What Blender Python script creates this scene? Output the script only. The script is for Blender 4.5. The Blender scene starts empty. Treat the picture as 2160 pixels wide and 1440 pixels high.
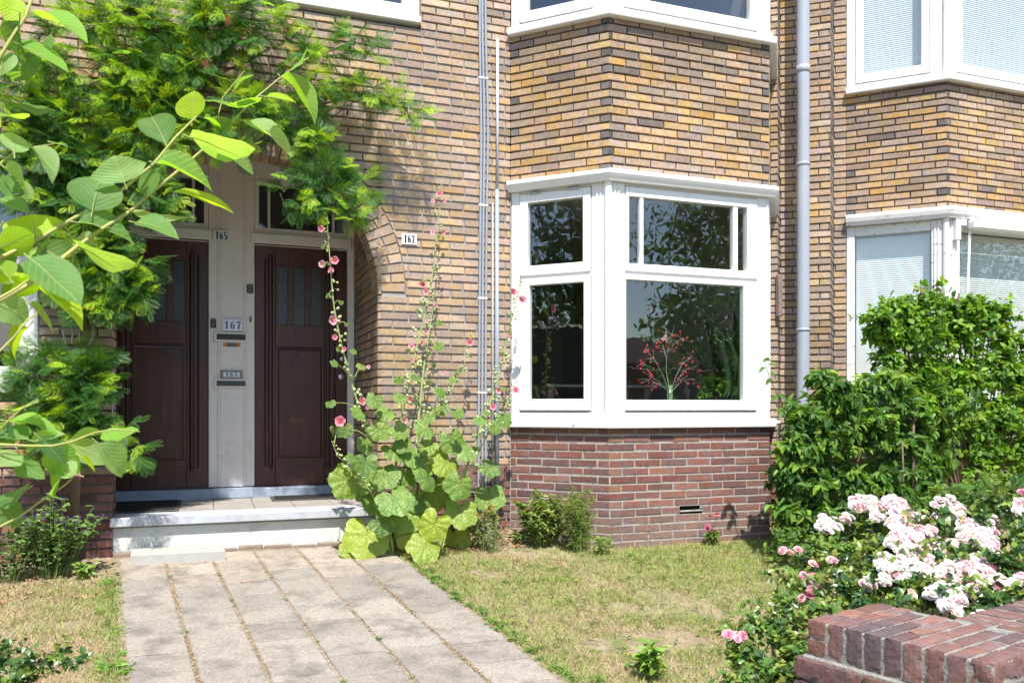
import bpy, math, random
import numpy as np
R = random.Random(7)
NR = np.random.RandomState(11)
sc = bpy.context.scene
# ---------------------------------------------------------------- camera, sky, sun, exposure
F = 1740.0; CX = 1080.0; HY = 860.0; TH = math.radians(19.85)
CAM = np.array([0.0, -6.02, 0.9235])
cd = bpy.data.cameras.new('camera'); cam = bpy.data.objects.new('camera', cd); sc.collection.objects.link(cam)
cam.location = CAM; cam.rotation_euler = (math.radians(90), 0, -TH)
cd.sensor_width = 36; cd.lens = 36 * F / 2160; cd.shift_y = (HY - 720) / 2160
cd.clip_start = 0.05; cd.clip_end = 500
cd.dof.use_dof = True; cd.dof.focus_distance = 6.4; cd.dof.aperture_fstop = 11
sc.camera = cam
SUN_EL = math.radians(58); SUN_AZ = math.radians(12)
w = bpy.data.worlds.new('World'); sc.world = w; w.use_nodes = True
nt = w.node_tree; nt.nodes.clear()
sky = nt.nodes.new('ShaderNodeTexSky'); sky.sky_type = 'NISHITA'; sky.sun_disc = False
sky.sun_elevation = SUN_EL; sky.sun_rotation = math.radians(192); sky.air_density = 1.0; sky.dust_density = 0.6; sky.ozone_density = 1.0
bg = nt.nodes.new('ShaderNodeBackground'); bg.inputs[1].default_value = 0.15
wo = nt.nodes.new('ShaderNodeOutputWorld')
nt.links.new(sky.outputs[0], bg.inputs[0]); nt.links.new(bg.outputs[0], wo.inputs[0])
ld = bpy.data.lights.new('sun', 'SUN'); ld.energy = 4.6; ld.angle = math.radians(0.5); ld.color = (1.0, 0.955, 0.88)
lo = bpy.data.objects.new('sun', ld); sc.collection.objects.link(lo)
from mathutils import Vector, Matrix
sdir = Vector((math.sin(SUN_AZ) * math.cos(SUN_EL), math.cos(SUN_AZ) * math.cos(SUN_EL), -math.sin(SUN_EL)))
lo.rotation_euler = sdir.to_track_quat('-Z', 'Y').to_euler(); lo.location = (-3, -10, 14)
vs = sc.view_settings; vs.view_transform = 'Standard'; vs.look = 'None'; vs.exposure = 0.80; vs.gamma = 1.0; vs.use_curve_mapping = False
cy = sc.cycles
cy.max_bounces = 8; cy.transparent_max_bounces = 12; cy.diffuse_bounces = 4; cy.glossy_bounces = 4; cy.transmission_bounces = 6
cy.caustics_reflective = False; cy.caustics_refractive = False
cy.use_denoising = True
# ---------------------------------------------------------------- picture point -> place in the garden
FW = np.array([math.sin(TH), math.cos(TH), 0]); RT = np.array([math.cos(TH), -math.sin(TH), 0])
def ray(px, py): return FW + (px - CX) / F * RT + np.array([0, 0, -(py - HY) / F])
def at(px, py, Z): return CAM + ray(px, py) * Z
def ony(px, py, y):
    v = ray(px, py); return CAM + v * (y - CAM[1]) / v[1]
G0, GS = -0.045, 0.085
def gz(x, y):
    """height of the ground: falls from the house to the street"""
    x = np.asarray(x, float); y = np.asarray(y, float)
    z = G0 + GS * np.maximum(y, -5.2)
    z = np.where(y < -5.2, G0 - 5.2 * GS + 0.0 * y, z)
    bed = np.exp(-((y + 0.05) / 0.33) ** 2) * np.clip((x - 1.0) / .3, 0, 1) * np.clip((2.5 - x) / .3, 0, 1)
    return z + 0.045 * bed
def ong(px, py):
    v = ray(px, py); Z = (CAM[2] - G0 - GS * CAM[1]) / (GS * v[1] - v[2]); return CAM + v * Z
def onface(px, py, O, U):
    v = ray(px, py); n = np.array([U[1], -U[0]]); t = (np.dot(np.array(O[:2]) - CAM[:2], n)) / np.dot(v[:2], n)
    P = CAM + v * t; return float(np.dot(P[:2] - np.array(O[:2]), np.array(U))), float(P[2])
# ---------------------------------------------------------------- mesh accumulator
class M:
    def __init__(s): s.v = []; s.f = []; s.n = 0; s.uv = []
    def add(s, v, faces, mat=0, col=None, uv=None):
        v = np.asarray(v, float).reshape(-1, 3)
        faces = np.asarray(faces, int)
        nf = len(faces)
        if col is None: c = np.ones((nf, 3)) * 0.5
        else:
            c = np.asarray(col, float)
            if c.ndim == 1: c = np.tile(c, (nf, 1))
        s.uv.append(np.tile([-9., 0.], (len(v), 1)) if uv is None else uv)
        s.v.append(v); s.f.append((faces + s.n, np.full(nf, mat) if np.isscalar(mat) else np.asarray(mat), c)); s.n += len(v)
    def build(s, name, mats, parent=None, smooth=False, loc=None):
        me = bpy.data.meshes.new(name)
        V = np.concatenate(s.v) if s.v else np.zeros((0, 3))
        if loc is not None: V = V - np.asarray(loc)
        loops = np.concatenate([f.ravel() for f, _, _ in s.f]); tot = np.concatenate([np.full(len(f), f.shape[1]) for f, _, _ in s.f])
        mi = np.concatenate([m for _, m, _ in s.f]); col = np.concatenate([c for _, _, c in s.f])
        me.vertices.add(len(V)); me.vertices.foreach_set('co', V.ravel())
        me.loops.add(len(loops)); me.loops.foreach_set('vertex_index', loops.astype(np.int32))
        me.polygons.add(len(tot)); st = np.concatenate([[0], np.cumsum(tot)[:-1]])
        me.polygons.foreach_set('loop_start', st.astype(np.int32)); me.polygons.foreach_set('loop_total', tot.astype(np.int32))
        me.polygons.foreach_set('material_index', mi.astype(np.int32))
        me.polygons.foreach_set('use_smooth', np.full(len(tot), bool(smooth)))
        a = me.color_attributes.new('Col', 'FLOAT_COLOR', 'CORNER')
        cc = np.ones((len(loops), 4)); cc[:, :3] = np.repeat(col, tot, axis=0); a.data.foreach_set('color', cc.ravel())
        if any((q[:, 0] > -5).any() for q in s.uv if len(q)):
            ua = me.attributes.new('luv', 'FLOAT_VECTOR', 'POINT'); ua.data.foreach_set('vector', np.c_[np.concatenate(s.uv), np.zeros(len(V))].ravel())
        me.update(calc_edges=True); me.validate(clean_customdata=False)
        for m in (mats if isinstance(mats, (list, tuple)) else [mats]): me.materials.append(m)
        o = bpy.data.objects.new(name, me); sc.collection.objects.link(o)
        if parent is not None: o.parent = parent
        if loc is not None: o.location = loc
        return o
def rel(parent, o):
    """parent keeping the object's place in the world (parents are unrotated)"""
    o.parent = parent; L = Vector((0, 0, 0)); p = parent
    while p is not None: L += p.location; p = p.parent
    o.location = o.location - L
    return o
def thing(name, label, cat, loc=(0, 0, 0), group=None):
    o = bpy.data.objects.new(name, None); sc.collection.objects.link(o); o.empty_display_size = .1
    o.location = loc; o['label'] = label; o['category'] = cat
    if group: o['group'] = group
    return o
def tag(o, label, cat, group=None, kind=None):
    if label: o['label'] = label
    if cat: o['category'] = cat
    if group: o['group'] = group
    if kind: o['kind'] = kind
    return o
def part(m, name, mats, parent, smooth=False):
    """part mesh whose vertices are in world space, hung under its thing"""
    return rel(parent, m.build(name, mats, None, smooth))
WF = (np.array([0., 0.]), np.array([1., 0.]), np.array([0., -1.]))
def face(x0, y0, x1, y1):
    U = np.array([x1 - x0, y1 - y0]); L = np.hypot(*U); U = U / L
    return (np.array([x0, y0]), U, np.array([U[1], -U[0]]))
def L3(Fr, u, n, z):
    O, U, N = Fr; u = np.asarray(u, float); n = np.asarray(n, float)
    P = O[None, :] + u.reshape(-1, 1) * U + n.reshape(-1, 1) * N
    return np.c_[P, np.asarray(z, float).ravel()]
def lbox(m, Fr, u0, u1, n0, n1, z0, z1, b=0.003, mat=0, col=None):
    """box with chamfered edges in the frame of a wall face (n = outwards)"""
    c = np.array([(u0 + u1) / 2, (n0 + n1) / 2, (z0 + z1) / 2]); h = np.abs(np.array([u1 - u0, n1 - n0, z1 - z0])) / 2
    b = min(b, h.min() * .8)
    v = []; ids = {}
    for sx in (-1, 1):
        for sy in (-1, 1):
            for sz in (-1, 1):
                s = np.array([sx, sy, sz])
                for a in range(3):
                    q = h - b; q[a] = h[a]; ids[(sx, sy, sz, a)] = len(v); v.append(c + s * q)
    fq = []; ft = []
    for a in range(3):
        o1, o2 = [(1, 2), (2, 0), (0, 1)][a]
        for s in (-1, 1):
            k = []
            for (p, q) in ((-1, -1), (1, -1), (1, 1), (-1, 1)):
                t = [0, 0, 0]; t[a] = s; t[o1] = p; t[o2] = q; k.append(ids[(t[0], t[1], t[2], a)])
            fq.append(k if s > 0 else k[::-1])
    for a in range(3):
        o1, o2 = [(1, 2), (2, 0), (0, 1)][a]
        for p in (-1, 1):
            for q in (-1, 1):
                t0 = [0, 0, 0]; t1 = [0, 0, 0]; t0[a] = -1; t1[a] = 1; t0[o1] = t1[o1] = p; t0[o2] = t1[o2] = q
                k = [ids[(*t0, o1)], ids[(*t1, o1)], ids[(*t1, o2)], ids[(*t0, o2)]]
                fq.append(k if p * q > 0 else k[::-1])
    for sx in (-1, 1):
        for sy in (-1, 1):
            for sz in (-1, 1):
                k = [ids[(sx, sy, sz, a)] for a in range(3)]; ft.append(k if sx * sy * sz > 0 else k[::-1])
    v = np.array(v); W = L3(Fr, v[:, 0], v[:, 1], v[:, 2])
    fl = np.linalg.det(np.c_[np.r_[Fr[1], 0], np.r_[Fr[2], 0], [0, 0, 1]]) < 0
    fq = np.array(fq); ft = np.array(ft)
    if fl: fq = fq[:, ::-1]; ft = ft[:, ::-1]
    m.add(W, fq, mat, col); n0_ = m.n; m.v.append(np.zeros((0, 3))); m.f.append((ft + n0_ - len(W), np.full(8, mat), np.tile(np.asarray(col if col is not None else [.5] * 3, float), (8, 1))))
def box(m, x0, x1, y0, y1, z0, z1, b=0.003, mat=0, col=None): lbox(m, WF, x0, x1, -y1, -y0, z0, z1, b, mat, col)
def tube(m, pts, rad, sides=8, mat=0, col=None, cap=True):
    P = np.asarray(pts, float); n = len(P); rad = np.full(n, rad) if np.isscalar(rad) else np.asarray(rad, float)
    T = np.gradient(P, axis=0); T /= np.linalg.norm(T, axis=1)[:, None] + 1e-12
    up = np.array([0, 0, 1.]) if abs(T[0, 2]) < .9 else np.array([1., 0, 0])
    V = []
    for i in range(n):
        a = np.cross(T[i], up); a /= np.linalg.norm(a) + 1e-12; b_ = np.cross(a, T[i]); up = b_
        t = np.arange(sides) * 2 * math.pi / sides
        V.append(P[i] + rad[i] * (np.cos(t)[:, None] * a + np.sin(t)[:, None] * b_))
    V = np.concatenate(V); f = []
    for i in range(n - 1):
        for k in range(sides):
            k2 = (k + 1) % sides; f.append([i * sides + k, (i + 1) * sides + k, (i + 1) * sides + k2, i * sides + k2])
    if cap:
        V = np.r_[V, P[:1], P[-1:]]; c0 = n * sides
        for k in range(sides):
            k2 = (k + 1) % sides; f.append([c0, k, k2, k2]); f.append([c0 + 1, (n - 1) * sides + k2, (n - 1) * sides + k, (n - 1) * sides + k])
        f = np.array(f); q = f[f[:, 2] != f[:, 3]]; t3 = f[f[:, 2] == f[:, 3]][:, :3]
        m.add(V, q, mat, col); m.f.append((t3 + m.n - len(V), np.full(len(t3), mat), np.tile(np.asarray(col if col is not None else [.5] * 3, float), (len(t3), 1))))
    else: m.add(V, f, mat, col)
def lathe(m, c, prof, axis=(0, 0, 1), sides=16, mat=0, col=None):
    """prof: list of (radius, height along axis)"""
    ax = np.array(axis, float); ax /= np.linalg.norm(ax); t0 = np.array([1., 0, 0]) if abs(ax[0]) < .9 else np.array([0, 1., 0])
    a = np.cross(ax, t0); a /= np.linalg.norm(a); b_ = np.cross(ax, a); V = []; f = []
    for r_, h_ in prof:
        t = np.arange(sides) * 2 * math.pi / sides
        V.append(np.array(c) + ax * h_ + r_ * (np.cos(t)[:, None] * a + np.sin(t)[:, None] * b_))
    for i in range(len(prof) - 1):
        for k in range(sides):
            k2 = (k + 1) % sides; f.append([i * sides + k, i * sides + k2, (i + 1) * sides + k2, (i + 1) * sides + k])
    m.add(np.concatenate(V), f, mat, col)
def sweep(m, path, prof, closed_ends=True, mat=0, col=None):
    """path: plan points left to right seen from the street, prof: ring of (outward n, z)"""
    path = np.asarray(path, float); k = len(path); segs = np.diff(path, axis=0); segs /= np.linalg.norm(segs, axis=1)[:, None]
    N = np.c_[segs[:, 1], -segs[:, 0]]; V = []
    for i in range(k):
        if i == 0: mv = N[0]
        elif i == k - 1: mv = N[-1]
        else:
            mv = N[i - 1] + N[i]; mv /= np.linalg.norm(mv); mv = mv / np.dot(mv, N[i])
        for n_, z_ in prof: V.append([*(path[i] + mv * n_), z_])
    p = len(prof); f = []
    for i in range(k - 1):
        for j in range(p):
            j2 = (j + 1) % p; f.append([i * p + j, (i + 1) * p + j, (i + 1) * p + j2, i * p + j2])
    m.add(V, f, mat, col)
    if closed_ends:
        V = np.array(V)
        for i, fl in ((0, False), (k - 1, True)):
            P = V[i * p:(i + 1) * p]; idx = list(range(p)); m.add(P, [idx[::-1] if not fl else idx], mat, col)
# ---------------------------------------------------------------- materials
def mat(name, col=(.5, .5, .5), rough=.6, attr=False, var=.15, vscale=8., spec=.5, bump=0., bscale=60., metal=0., trans=0., coat=0., tcol=None, stretch=None, ramp=None, sheen=0., dirt=None):
    m_ = bpy.data.materials.new(name); m_.use_nodes = True; n = m_.node_tree; N = n.nodes; Lk = n.links.new
    N.clear(); out = N.new('ShaderNodeOutputMaterial'); b = N.new('ShaderNodeBsdfPrincipled')
    b.inputs['Roughness'].default_value = rough; b.inputs['Metallic'].default_value = metal
    b.inputs['Specular IOR Level'].default_value = spec; b.inputs['Coat Weight'].default_value = coat
    tc = N.new('ShaderNodeTexCoord'); src = tc.outputs['Object']
    if stretch:
        mp = N.new('ShaderNodeMapping'); mp.inputs['Scale'].default_value = stretch; Lk(src, mp.inputs[0]); src = mp.outputs[0]
    if attr:
        at_ = N.new('ShaderNodeAttribute'); at_.attribute_name = 'Col'; base = at_.outputs['Color']
    else:
        rg = N.new('ShaderNodeRGB'); rg.outputs[0].default_value = (*col, 1); base = rg.outputs[0]
    if var:
        nz = N.new('ShaderNodeTexNoise'); nz.inputs['Scale'].default_value = vscale; nz.inputs['Detail'].default_value = 6; nz.inputs['Roughness'].default_value = .65
        Lk(src, nz.inputs['Vector'])
        mr = N.new('ShaderNodeMapRange'); mr.inputs['From Min'].default_value = .25; mr.inputs['From Max'].default_value = .75
        mr.inputs['To Min'].default_value = 1 - var; mr.inputs['To Max'].default_value = 1 + var; Lk(nz.outputs[0], mr.inputs[0])
        vm = N.new('ShaderNodeVectorMath'); vm.operation = 'SCALE'; Lk(base, vm.inputs[0]); Lk(mr.outputs[0], vm.inputs['Scale']); base = vm.outputs[0]
    if dirt:
        dc, dsc, lo_, hi_ = dirt
        n2 = N.new('ShaderNodeTexNoise'); n2.inputs['Scale'].default_value = dsc; n2.inputs['Detail'].default_value = 8; n2.inputs['Roughness'].default_value = .7; Lk(src, n2.inputs['Vector'])
        m2 = N.new('ShaderNodeMapRange'); m2.inputs['From Min'].default_value = lo_; m2.inputs['From Max'].default_value = hi_; Lk(n2.outputs[0], m2.inputs[0])
        mx = N.new('ShaderNodeMix'); mx.data_type = 'RGBA'; Lk(m2.outputs[0], mx.inputs[0]); Lk(base, mx.inputs[6]); mx.inputs[7].default_value = (*dc, 1); base = mx.outputs[2]
    Lk(base, b.inputs['Base Color'])
    if bump:
        nb = N.new('ShaderNodeTexNoise'); nb.inputs['Scale'].default_value = bscale; nb.inputs['Detail'].default_value = 5; Lk(src, nb.inputs['Vector'])
        bp = N.new('ShaderNodeBump'); bp.inputs['Strength'].default_value = 1.0; bp.inputs['Distance'].default_value = bump; Lk(nb.outputs[0], bp.inputs['Height']); Lk(bp.outputs[0], b.inputs['Normal'])
    if trans:
        t = N.new('ShaderNodeBsdfTranslucent'); mxs = N.new('ShaderNodeMixShader'); mxs.inputs[0].default_value = trans
        vm2 = N.new('ShaderNodeVectorMath'); vm2.operation = 'MULTIPLY'; Lk(base, vm2.inputs[0]); vm2.inputs[1].default_value = tcol or (1.5, 1.45, .5); Lk(vm2.outputs[0], t.inputs[0])
        Lk(b.outputs[0], mxs.inputs[1]); Lk(t.outputs[0], mxs.inputs[2]); Lk(mxs.outputs[0], out.inputs[0])
    else: Lk(b.outputs[0], out.inputs[0])
    return m_
def glass_mat(name, tint=(.9, .95, .93), refl=1.0, rough=0.0, wob=.0006):
    m_ = bpy.data.materials.new(name); m_.use_nodes = True; n = m_.node_tree; N = n.nodes; Lk = n.links.new
    N.clear(); out = N.new('ShaderNodeOutputMaterial'); tr = N.new('ShaderNodeBsdfTransparent'); tr.inputs[0].default_value = (*tint, 1)
    gl = N.new('ShaderNodeBsdfGlossy'); gl.inputs['Roughness'].default_value = rough; gl.inputs[0].default_value = (refl, refl, refl, 1)
    fr = N.new('ShaderNodeFresnel'); ge = N.new('ShaderNodeNewGeometry'); mi = N.new('ShaderNodeMapRange')
    mi.inputs['To Min'].default_value = 2.2; mi.inputs['To Max'].default_value = 1 / 2.2; Lk(ge.outputs['Backfacing'], mi.inputs[0]); Lk(mi.outputs[0], fr.inputs[0])
    mx = N.new('ShaderNodeMixShader'); Lk(fr.outputs[0], mx.inputs[0]); Lk(tr.outputs[0], mx.inputs[1]); Lk(gl.outputs[0], mx.inputs[2]); Lk(mx.outputs[0], out.inputs[0])
    if wob:
        tc = N.new('ShaderNodeTexCoord'); nz = N.new('ShaderNodeTexNoise'); nz.inputs['Scale'].default_value = 5; Lk(tc.outputs['Object'], nz.inputs['Vector'])
        bp = N.new('ShaderNodeBump'); bp.inputs['Distance'].default_value = wob; Lk(nz.outputs[0], bp.inputs['Height']); Lk(bp.outputs[0], gl.inputs['Normal'])
    return m_
def brick_mat(name, bump=.0016, bs=90):
    m_ = mat(name, attr=True, rough=.85, var=.27, vscale=34, spec=.25, bump=bump, bscale=bs, dirt=((.10, .08, .065), 42, .60, .78))
    n = m_.node_tree; N = n.nodes; Lk = n.links.new   # streaks of a paler or warmer burn inside each brick
    b = [k for k in N if k.type == 'BSDF_PRINCIPLED'][0]; src = b.inputs['Base Color'].links[0].from_socket
    tc = [k for k in N if k.type == 'TEX_COORD'][0]
    nz = N.new('ShaderNodeTexNoise'); nz.inputs['Scale'].default_value = 9; nz.inputs['Detail'].default_value = 3; nz.inputs['Distortion'].default_value = 1.2; Lk(tc.outputs['Object'], nz.inputs['Vector'])
    mr = N.new('ShaderNodeMapRange'); mr.inputs['From Min'].default_value = .42; mr.inputs['From Max'].default_value = .62; Lk(nz.outputs[0], mr.inputs[0])
    hs = N.new('ShaderNodeHueSaturation'); hs.inputs['Saturation'].default_value = .62; hs.inputs['Value'].default_value = .86; hs.inputs['Hue'].default_value = .480; Lk(src, hs.inputs['Color'])
    mx = N.new('ShaderNodeMix'); mx.data_type = 'RGBA'; Lk(mr.outputs[0], mx.inputs[0]); Lk(src, mx.inputs[6]); Lk(hs.outputs[0], mx.inputs[7])
    n3 = N.new('ShaderNodeTexNoise'); n3.inputs['Scale'].default_value = 1.3; n3.inputs['Detail'].default_value = 4; Lk(tc.outputs['Object'], n3.inputs['Vector'])
    m3 = N.new('ShaderNodeMapRange'); m3.inputs['From Min'].default_value = .3; m3.inputs['From Max'].default_value = .7; m3.inputs['To Min'].default_value = .80; m3.inputs['To Max'].default_value = 1.16; Lk(n3.outputs[0], m3.inputs[0])
    v3 = N.new('ShaderNodeVectorMath'); v3.operation = 'SCALE'; Lk(mx.outputs[2], v3.inputs[0]); Lk(m3.outputs[0], v3.inputs['Scale']); Lk(v3.outputs[0], b.inputs['Base Color'])
    return m_
MB_ = brick_mat('brick'); 
MMORT = mat('mortar', (.20, .175, .15), .95, var=.25, vscale=30, bump=.0025, bscale=150)
MMORTW = mat('pale_mortar', (.36, .33, .30), .95, var=.3, vscale=25, bump=.0025, bscale=150, dirt=((.12, .1, .09), 12, .55, .7))
MWHITE = mat('white_paint', (.80, .80, .79), .35, var=.03, vscale=3, bump=.0002, bscale=30, dirt=((.60, .57, .52), 4, .56, .85))
MOLDW = mat('weathered_white_paint', (.76, .75, .73), .5, var=.08, vscale=6, bump=.001, bscale=40, dirt=((.30, .26, .22), 22, .585, .64), stretch=(.6, .6, 1.6))
MCREAM = mat('cream_paint', (.76, .71, .66), .45, var=.05, vscale=3, bump=.0004, bscale=25, dirt=((.45, .40, .33), 4, .6, .85))
MDOOR = mat('dark_varnished_wood', (.066, .020, .012), .42, var=.45, vscale=3, spec=.5, bump=.0005, bscale=20, stretch=(14, 14, 1), dirt=((.19, .07, .025), 1.5, .60, .80))
MDOOR2 = mat('door_moulding', (.040, .016, .012), .4, var=.3, vscale=5)
MGLASS = glass_mat('window_glass')
MDARKG = mat('obscured_glass', (.032, .036, .036), .22, var=.3, vscale=60, bump=.003, bscale=130, spec=.6)
MSTONE = mat('grey_stone', (.44, .46, .50), .75, var=.12, vscale=9, bump=.0012, bscale=90, dirt=((.30, .31, .33), 6, .5, .72))
MCONC = mat('pale_concrete', (.60, .60, .57), .85, var=.10, vscale=5, bump=.0015, bscale=120, dirt=((.36, .37, .34), 7, .56, .74))
MTHRESH = mat('bluestone', (.29, .34, .43), .6, var=.2, vscale=14, bump=.001, bscale=80)
MPVC = mat('grey_pvc', (.34, .37, .43), .4, var=.05, vscale=4, dirt=((.42, .42, .42), 3, .6, .8))
MPVC2 = mat('conduit_grey', (.30, .33, .38), .45, var=.08, vscale=6)
MWPL = mat('white_plastic', (.8, .8, .82), .4, var=.02)
MBLACK = mat('black_plastic', (.012, .012, .016), .25, var=.0)
MRUB = mat('coir_mat', (.012, .011, .011), .95, var=.4, vscale=200, bump=.004, bscale=300)
MRUBE = mat('rubber_edge', (.07, .065, .06), .8, var=.2, vscale=30)
MMETAL = mat('brushed_steel', (.5, .5, .5), .35, metal=1, var=.05)
def P(col): return mat('paint', col, .5, var=.05, vscale=20)
# ---------------------------------------------------------------- brick walls, brick by brick
YEL = [((.56, .385, .205), 5), ((.55, .39, .24), 6), ((.52, .37, .245), 6), ((.48, .345, .24), 4.5), ((.56, .36, .155), 2.6), ((.43, .315, .225), 1.8), ((.60, .44, .29), 3), ((.35, .26, .195), .3)]
YEL2 = [((.58, .375, .155), 5), ((.56, .375, .18), 5), ((.50, .35, .215), 4.5), ((.45, .32, .21), 3.5), ((.57, .345, .115), 2.4), ((.39, .28, .195), 2.0), ((.26, .20, .15), .4)]
RED = [((.31, .125, .09), 5), ((.27, .105, .078), 5), ((.25, .12, .10), 4), ((.33, .15, .10), 3), ((.20, .10, .085), 2.5), ((.32, .19, .11), .5)]
def pick(pal):
    t = R.random() * sum(w_ for _, w_ in pal)
    for c, w_ in pal:
        t -= w_
        if t <= 0: break
    k = R.uniform(.85, 1.15) * (.80 if pal is not RED else .76); return np.array([c[0] * k, c[1] * k * R.uniform(.97, 1.03), c[2] * k * R.uniform(.92, 1.08)])
def brick(m, Fr, q, n=0., depth=.02, col=(.5, .5, .5), jit=.0019, bev=.0022):
    """q: 4 (u,z) corners anticlockwise seen from outside"""
    q = np.array(q, float); c = q.mean(0); q = q + NR.uniform(-jit, jit, q.shape)
    d = q - c; ln = np.abs(d); inn = c + d * np.clip(1 - bev / np.maximum(ln, .004), .3, 1)
    nn = n + NR.uniform(-.0028, .0022)
    V = np.r_[L3(Fr, inn[:, 0], np.full(4, nn) + NR.uniform(-.0007, .0007, 4), inn[:, 1]), L3(Fr, q[:, 0], np.full(4, nn - bev), q[:, 1]), L3(Fr, q[:, 0], np.full(4, nn - depth), q[:, 1])]
    f = [[0, 1, 2, 3]]
    for k in range(4):
        k2 = (k + 1) % 4; f.append([k, 4 + k, 4 + k2, k2]); f.append([4 + k, 8 + k, 8 + k2, 4 + k2])
    m.add(V, f, 0, col)
def bricks(m, Fr, L, z0, z1, holes=None, pal=None, off=0., rec=.012, mm=1, pitch=.2185, ch=.0605, jt=.0145, endcap=0.0, n=0., zref=0., soldier=None):
    k0 = math.floor((z0 - zref) / ch); k1 = math.ceil((z1 - zref) / ch)
    for k in range(k0, k1):
        a, b_ = max(zref + k * ch, z0), min(zref + (k + 1) * ch, z1)
        if b_ - a < .012: continue
        hs = sorted(holes(a, b_)) if holes else []
        sol = []; cb = ct = 0.
        for (hb0, hb1, ht0, ht1) in hs:
            if max(hb0, ht0) > min(cb, ct) + .002: sol.append((cb, hb0, ct, ht0))
            cb, ct = max(cb, hb1), max(ct, ht1)
        if min(cb, ct) < L - .002: sol.append((cb, L, ct, L))
        for (b0, b1, t0, t1) in sol:
            V = L3(Fr, [b0, b1, t1, t0], [n - rec] * 4, [a, a, b_, b_]); m.add(V, [[0, 1, 2, 3]], mm, (.5, .5, .5))
            P_ = pitch; o_ = off + (k % 2) * pitch / 2 + ((k * 7919) % 5 - 2) * .004; za = a + jt * .5 + R.uniform(-.001, .001); zb = b_ - jt * .5 + R.uniform(-.001, .001)
            u = o_ - math.ceil((o_ - min(b0, t0)) / P_ + 1) * P_
            j0 = 0.
            while u < max(b1, t1):
                j1 = R.uniform(-.005, .005); x0, x1 = u + jt * .34 + j0, u + P_ - jt * .34 + j1; u += P_; j0 = j1
                qb0, qb1 = max(x0, b0 + (0 if b0 == 0 else .004)), min(x1, b1); qt0, qt1 = max(x0, t0 + (0 if t0 == 0 else .004)), min(x1, t1)
                if min(qb1 - qb0, qt1 - qt0) < .006:
                    if max(qb1 - qb0, qt1 - qt0) < .03: continue
                    if qb1 - qb0 < .006: qb0 = qb1 = (min(max(qb0, b0), b1)); 
                    if qt1 - qt0 < .006: qt0 = qt1 = (min(max(qt0, t0), t1))
                c = pal(a, (qb0 + qb1) / 2, min(qb1 - qb0, .2))
                brick(m, Fr, [(qb0, za), (qb1, za), (qt1, zb), (qt0, zb)], n, rec + .012, c)
def pal_main(z, u, w_): return pick(RED) if z < .455 else pick(YEL)
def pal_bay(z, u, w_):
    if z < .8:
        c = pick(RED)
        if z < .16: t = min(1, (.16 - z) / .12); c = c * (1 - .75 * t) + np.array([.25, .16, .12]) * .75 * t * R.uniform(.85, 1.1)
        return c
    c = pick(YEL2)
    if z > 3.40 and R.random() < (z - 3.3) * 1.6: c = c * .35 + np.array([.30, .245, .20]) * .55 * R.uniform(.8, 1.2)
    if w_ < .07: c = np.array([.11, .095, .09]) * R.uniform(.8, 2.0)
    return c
HOUSE = thing('brick_house', 'yellow brick terraced house with arched double porch and white bay window', 'house', (1.2, 0.6, 0))
AX, AA, AB, AZ = .2475, .8805, .925, 1.775     # arch centre, half width, rise, springing height
RW = .205
def arch_holes(a, b_):
    out = []
    def hw(z):
        if z <= AZ: return AA
        t = 1 - ((z - AZ) / (AB + RW)) ** 2
        return (AA + RW) * math.sqrt(t) if t > 0 else None
    if b_ <= AZ + .001: out.append((AX - AA, AX + AA) * 2)
    else:
        h0 = hw(max(a, AZ + .0005)); h1 = hw(b_)
        if h0 is not None:
            if h1 is None: h1 = .0
            out.append((AX - h0, AX + h0, AX - h1, AX + h1))
    def rect(x0, x1, za, zb):
        if b_ > za + .02 and a < zb - .02: out.append((x0, x1, x0, x1))
    rect(-2.35, -1.065, 1.015, 2.62); rect(-.25, 1.447, 3.775, 5.2)
    return out
X0 = -2.8
def sh(fn, dx): return lambda a, b_: [(p - dx, q - dx, r_ - dx, s - dx) for p, q, r_, s in fn(a, b_)]
m = M(); J0 = (2.161, 0.); C0 = (2.726, -.565); C1 = (4.138, -.565); J1 = (4.577, 0.)
def soldier_gap(a, b_):
    h = arch_holes(a, b_)
    if a > .34 and b_ < .475: h.append((AX + AA + .0, 2.161 - .001, AX + AA, 2.161 - .001))
    if .135 < (a + b_) / 2 < .196: h.append((1.86, 2.04, 1.86, 2.04))
    return h
bricks(m, face(X0, 0, 2.161, 0), 2.161 - X0, -.35, 5.2, sh(soldier_gap, X0), pal_main, rec=.017, zref=-.0025)
# standing bricks on top of the plinth
u = 1.135
while u < 2.12:
    brick(m, WF, [(u + .005, .362), (u + .054, .362), (u + .054, .473), (u + .005, .473)], 0, .03, pick(RED)); u += .0605
m.add(L3(WF, [1.128, 2.161, 2.161, 1.128], [-.006] * 4, [.35, .35, .482, .482]), [[0, 1, 2, 3]], 1)
# saw-tooth brickwork between the two bays
SAW = [(4.577, 0), (4.624, -.037), (4.735, .074), (5.0655, -.1855), (5.349, .0978), (5.432, .033)]
K0 = (5.432, .033); K1 = (6.007, -.542); K2 = (7.45, -.542); K3 = (8.02, .033)
for i in range(4):
    a, b_ = SAW[i], SAW[i + 1]; L = math.hypot(b_[0] - a[0], b_[1] - a[1])
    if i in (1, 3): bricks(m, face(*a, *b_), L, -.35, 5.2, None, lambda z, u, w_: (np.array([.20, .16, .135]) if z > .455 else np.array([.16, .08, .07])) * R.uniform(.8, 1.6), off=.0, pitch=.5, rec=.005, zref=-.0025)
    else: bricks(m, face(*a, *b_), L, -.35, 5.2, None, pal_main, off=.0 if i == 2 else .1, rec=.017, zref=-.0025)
HW = part(m, 'brick_wall', [MB_, MMORT], HOUSE)
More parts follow.
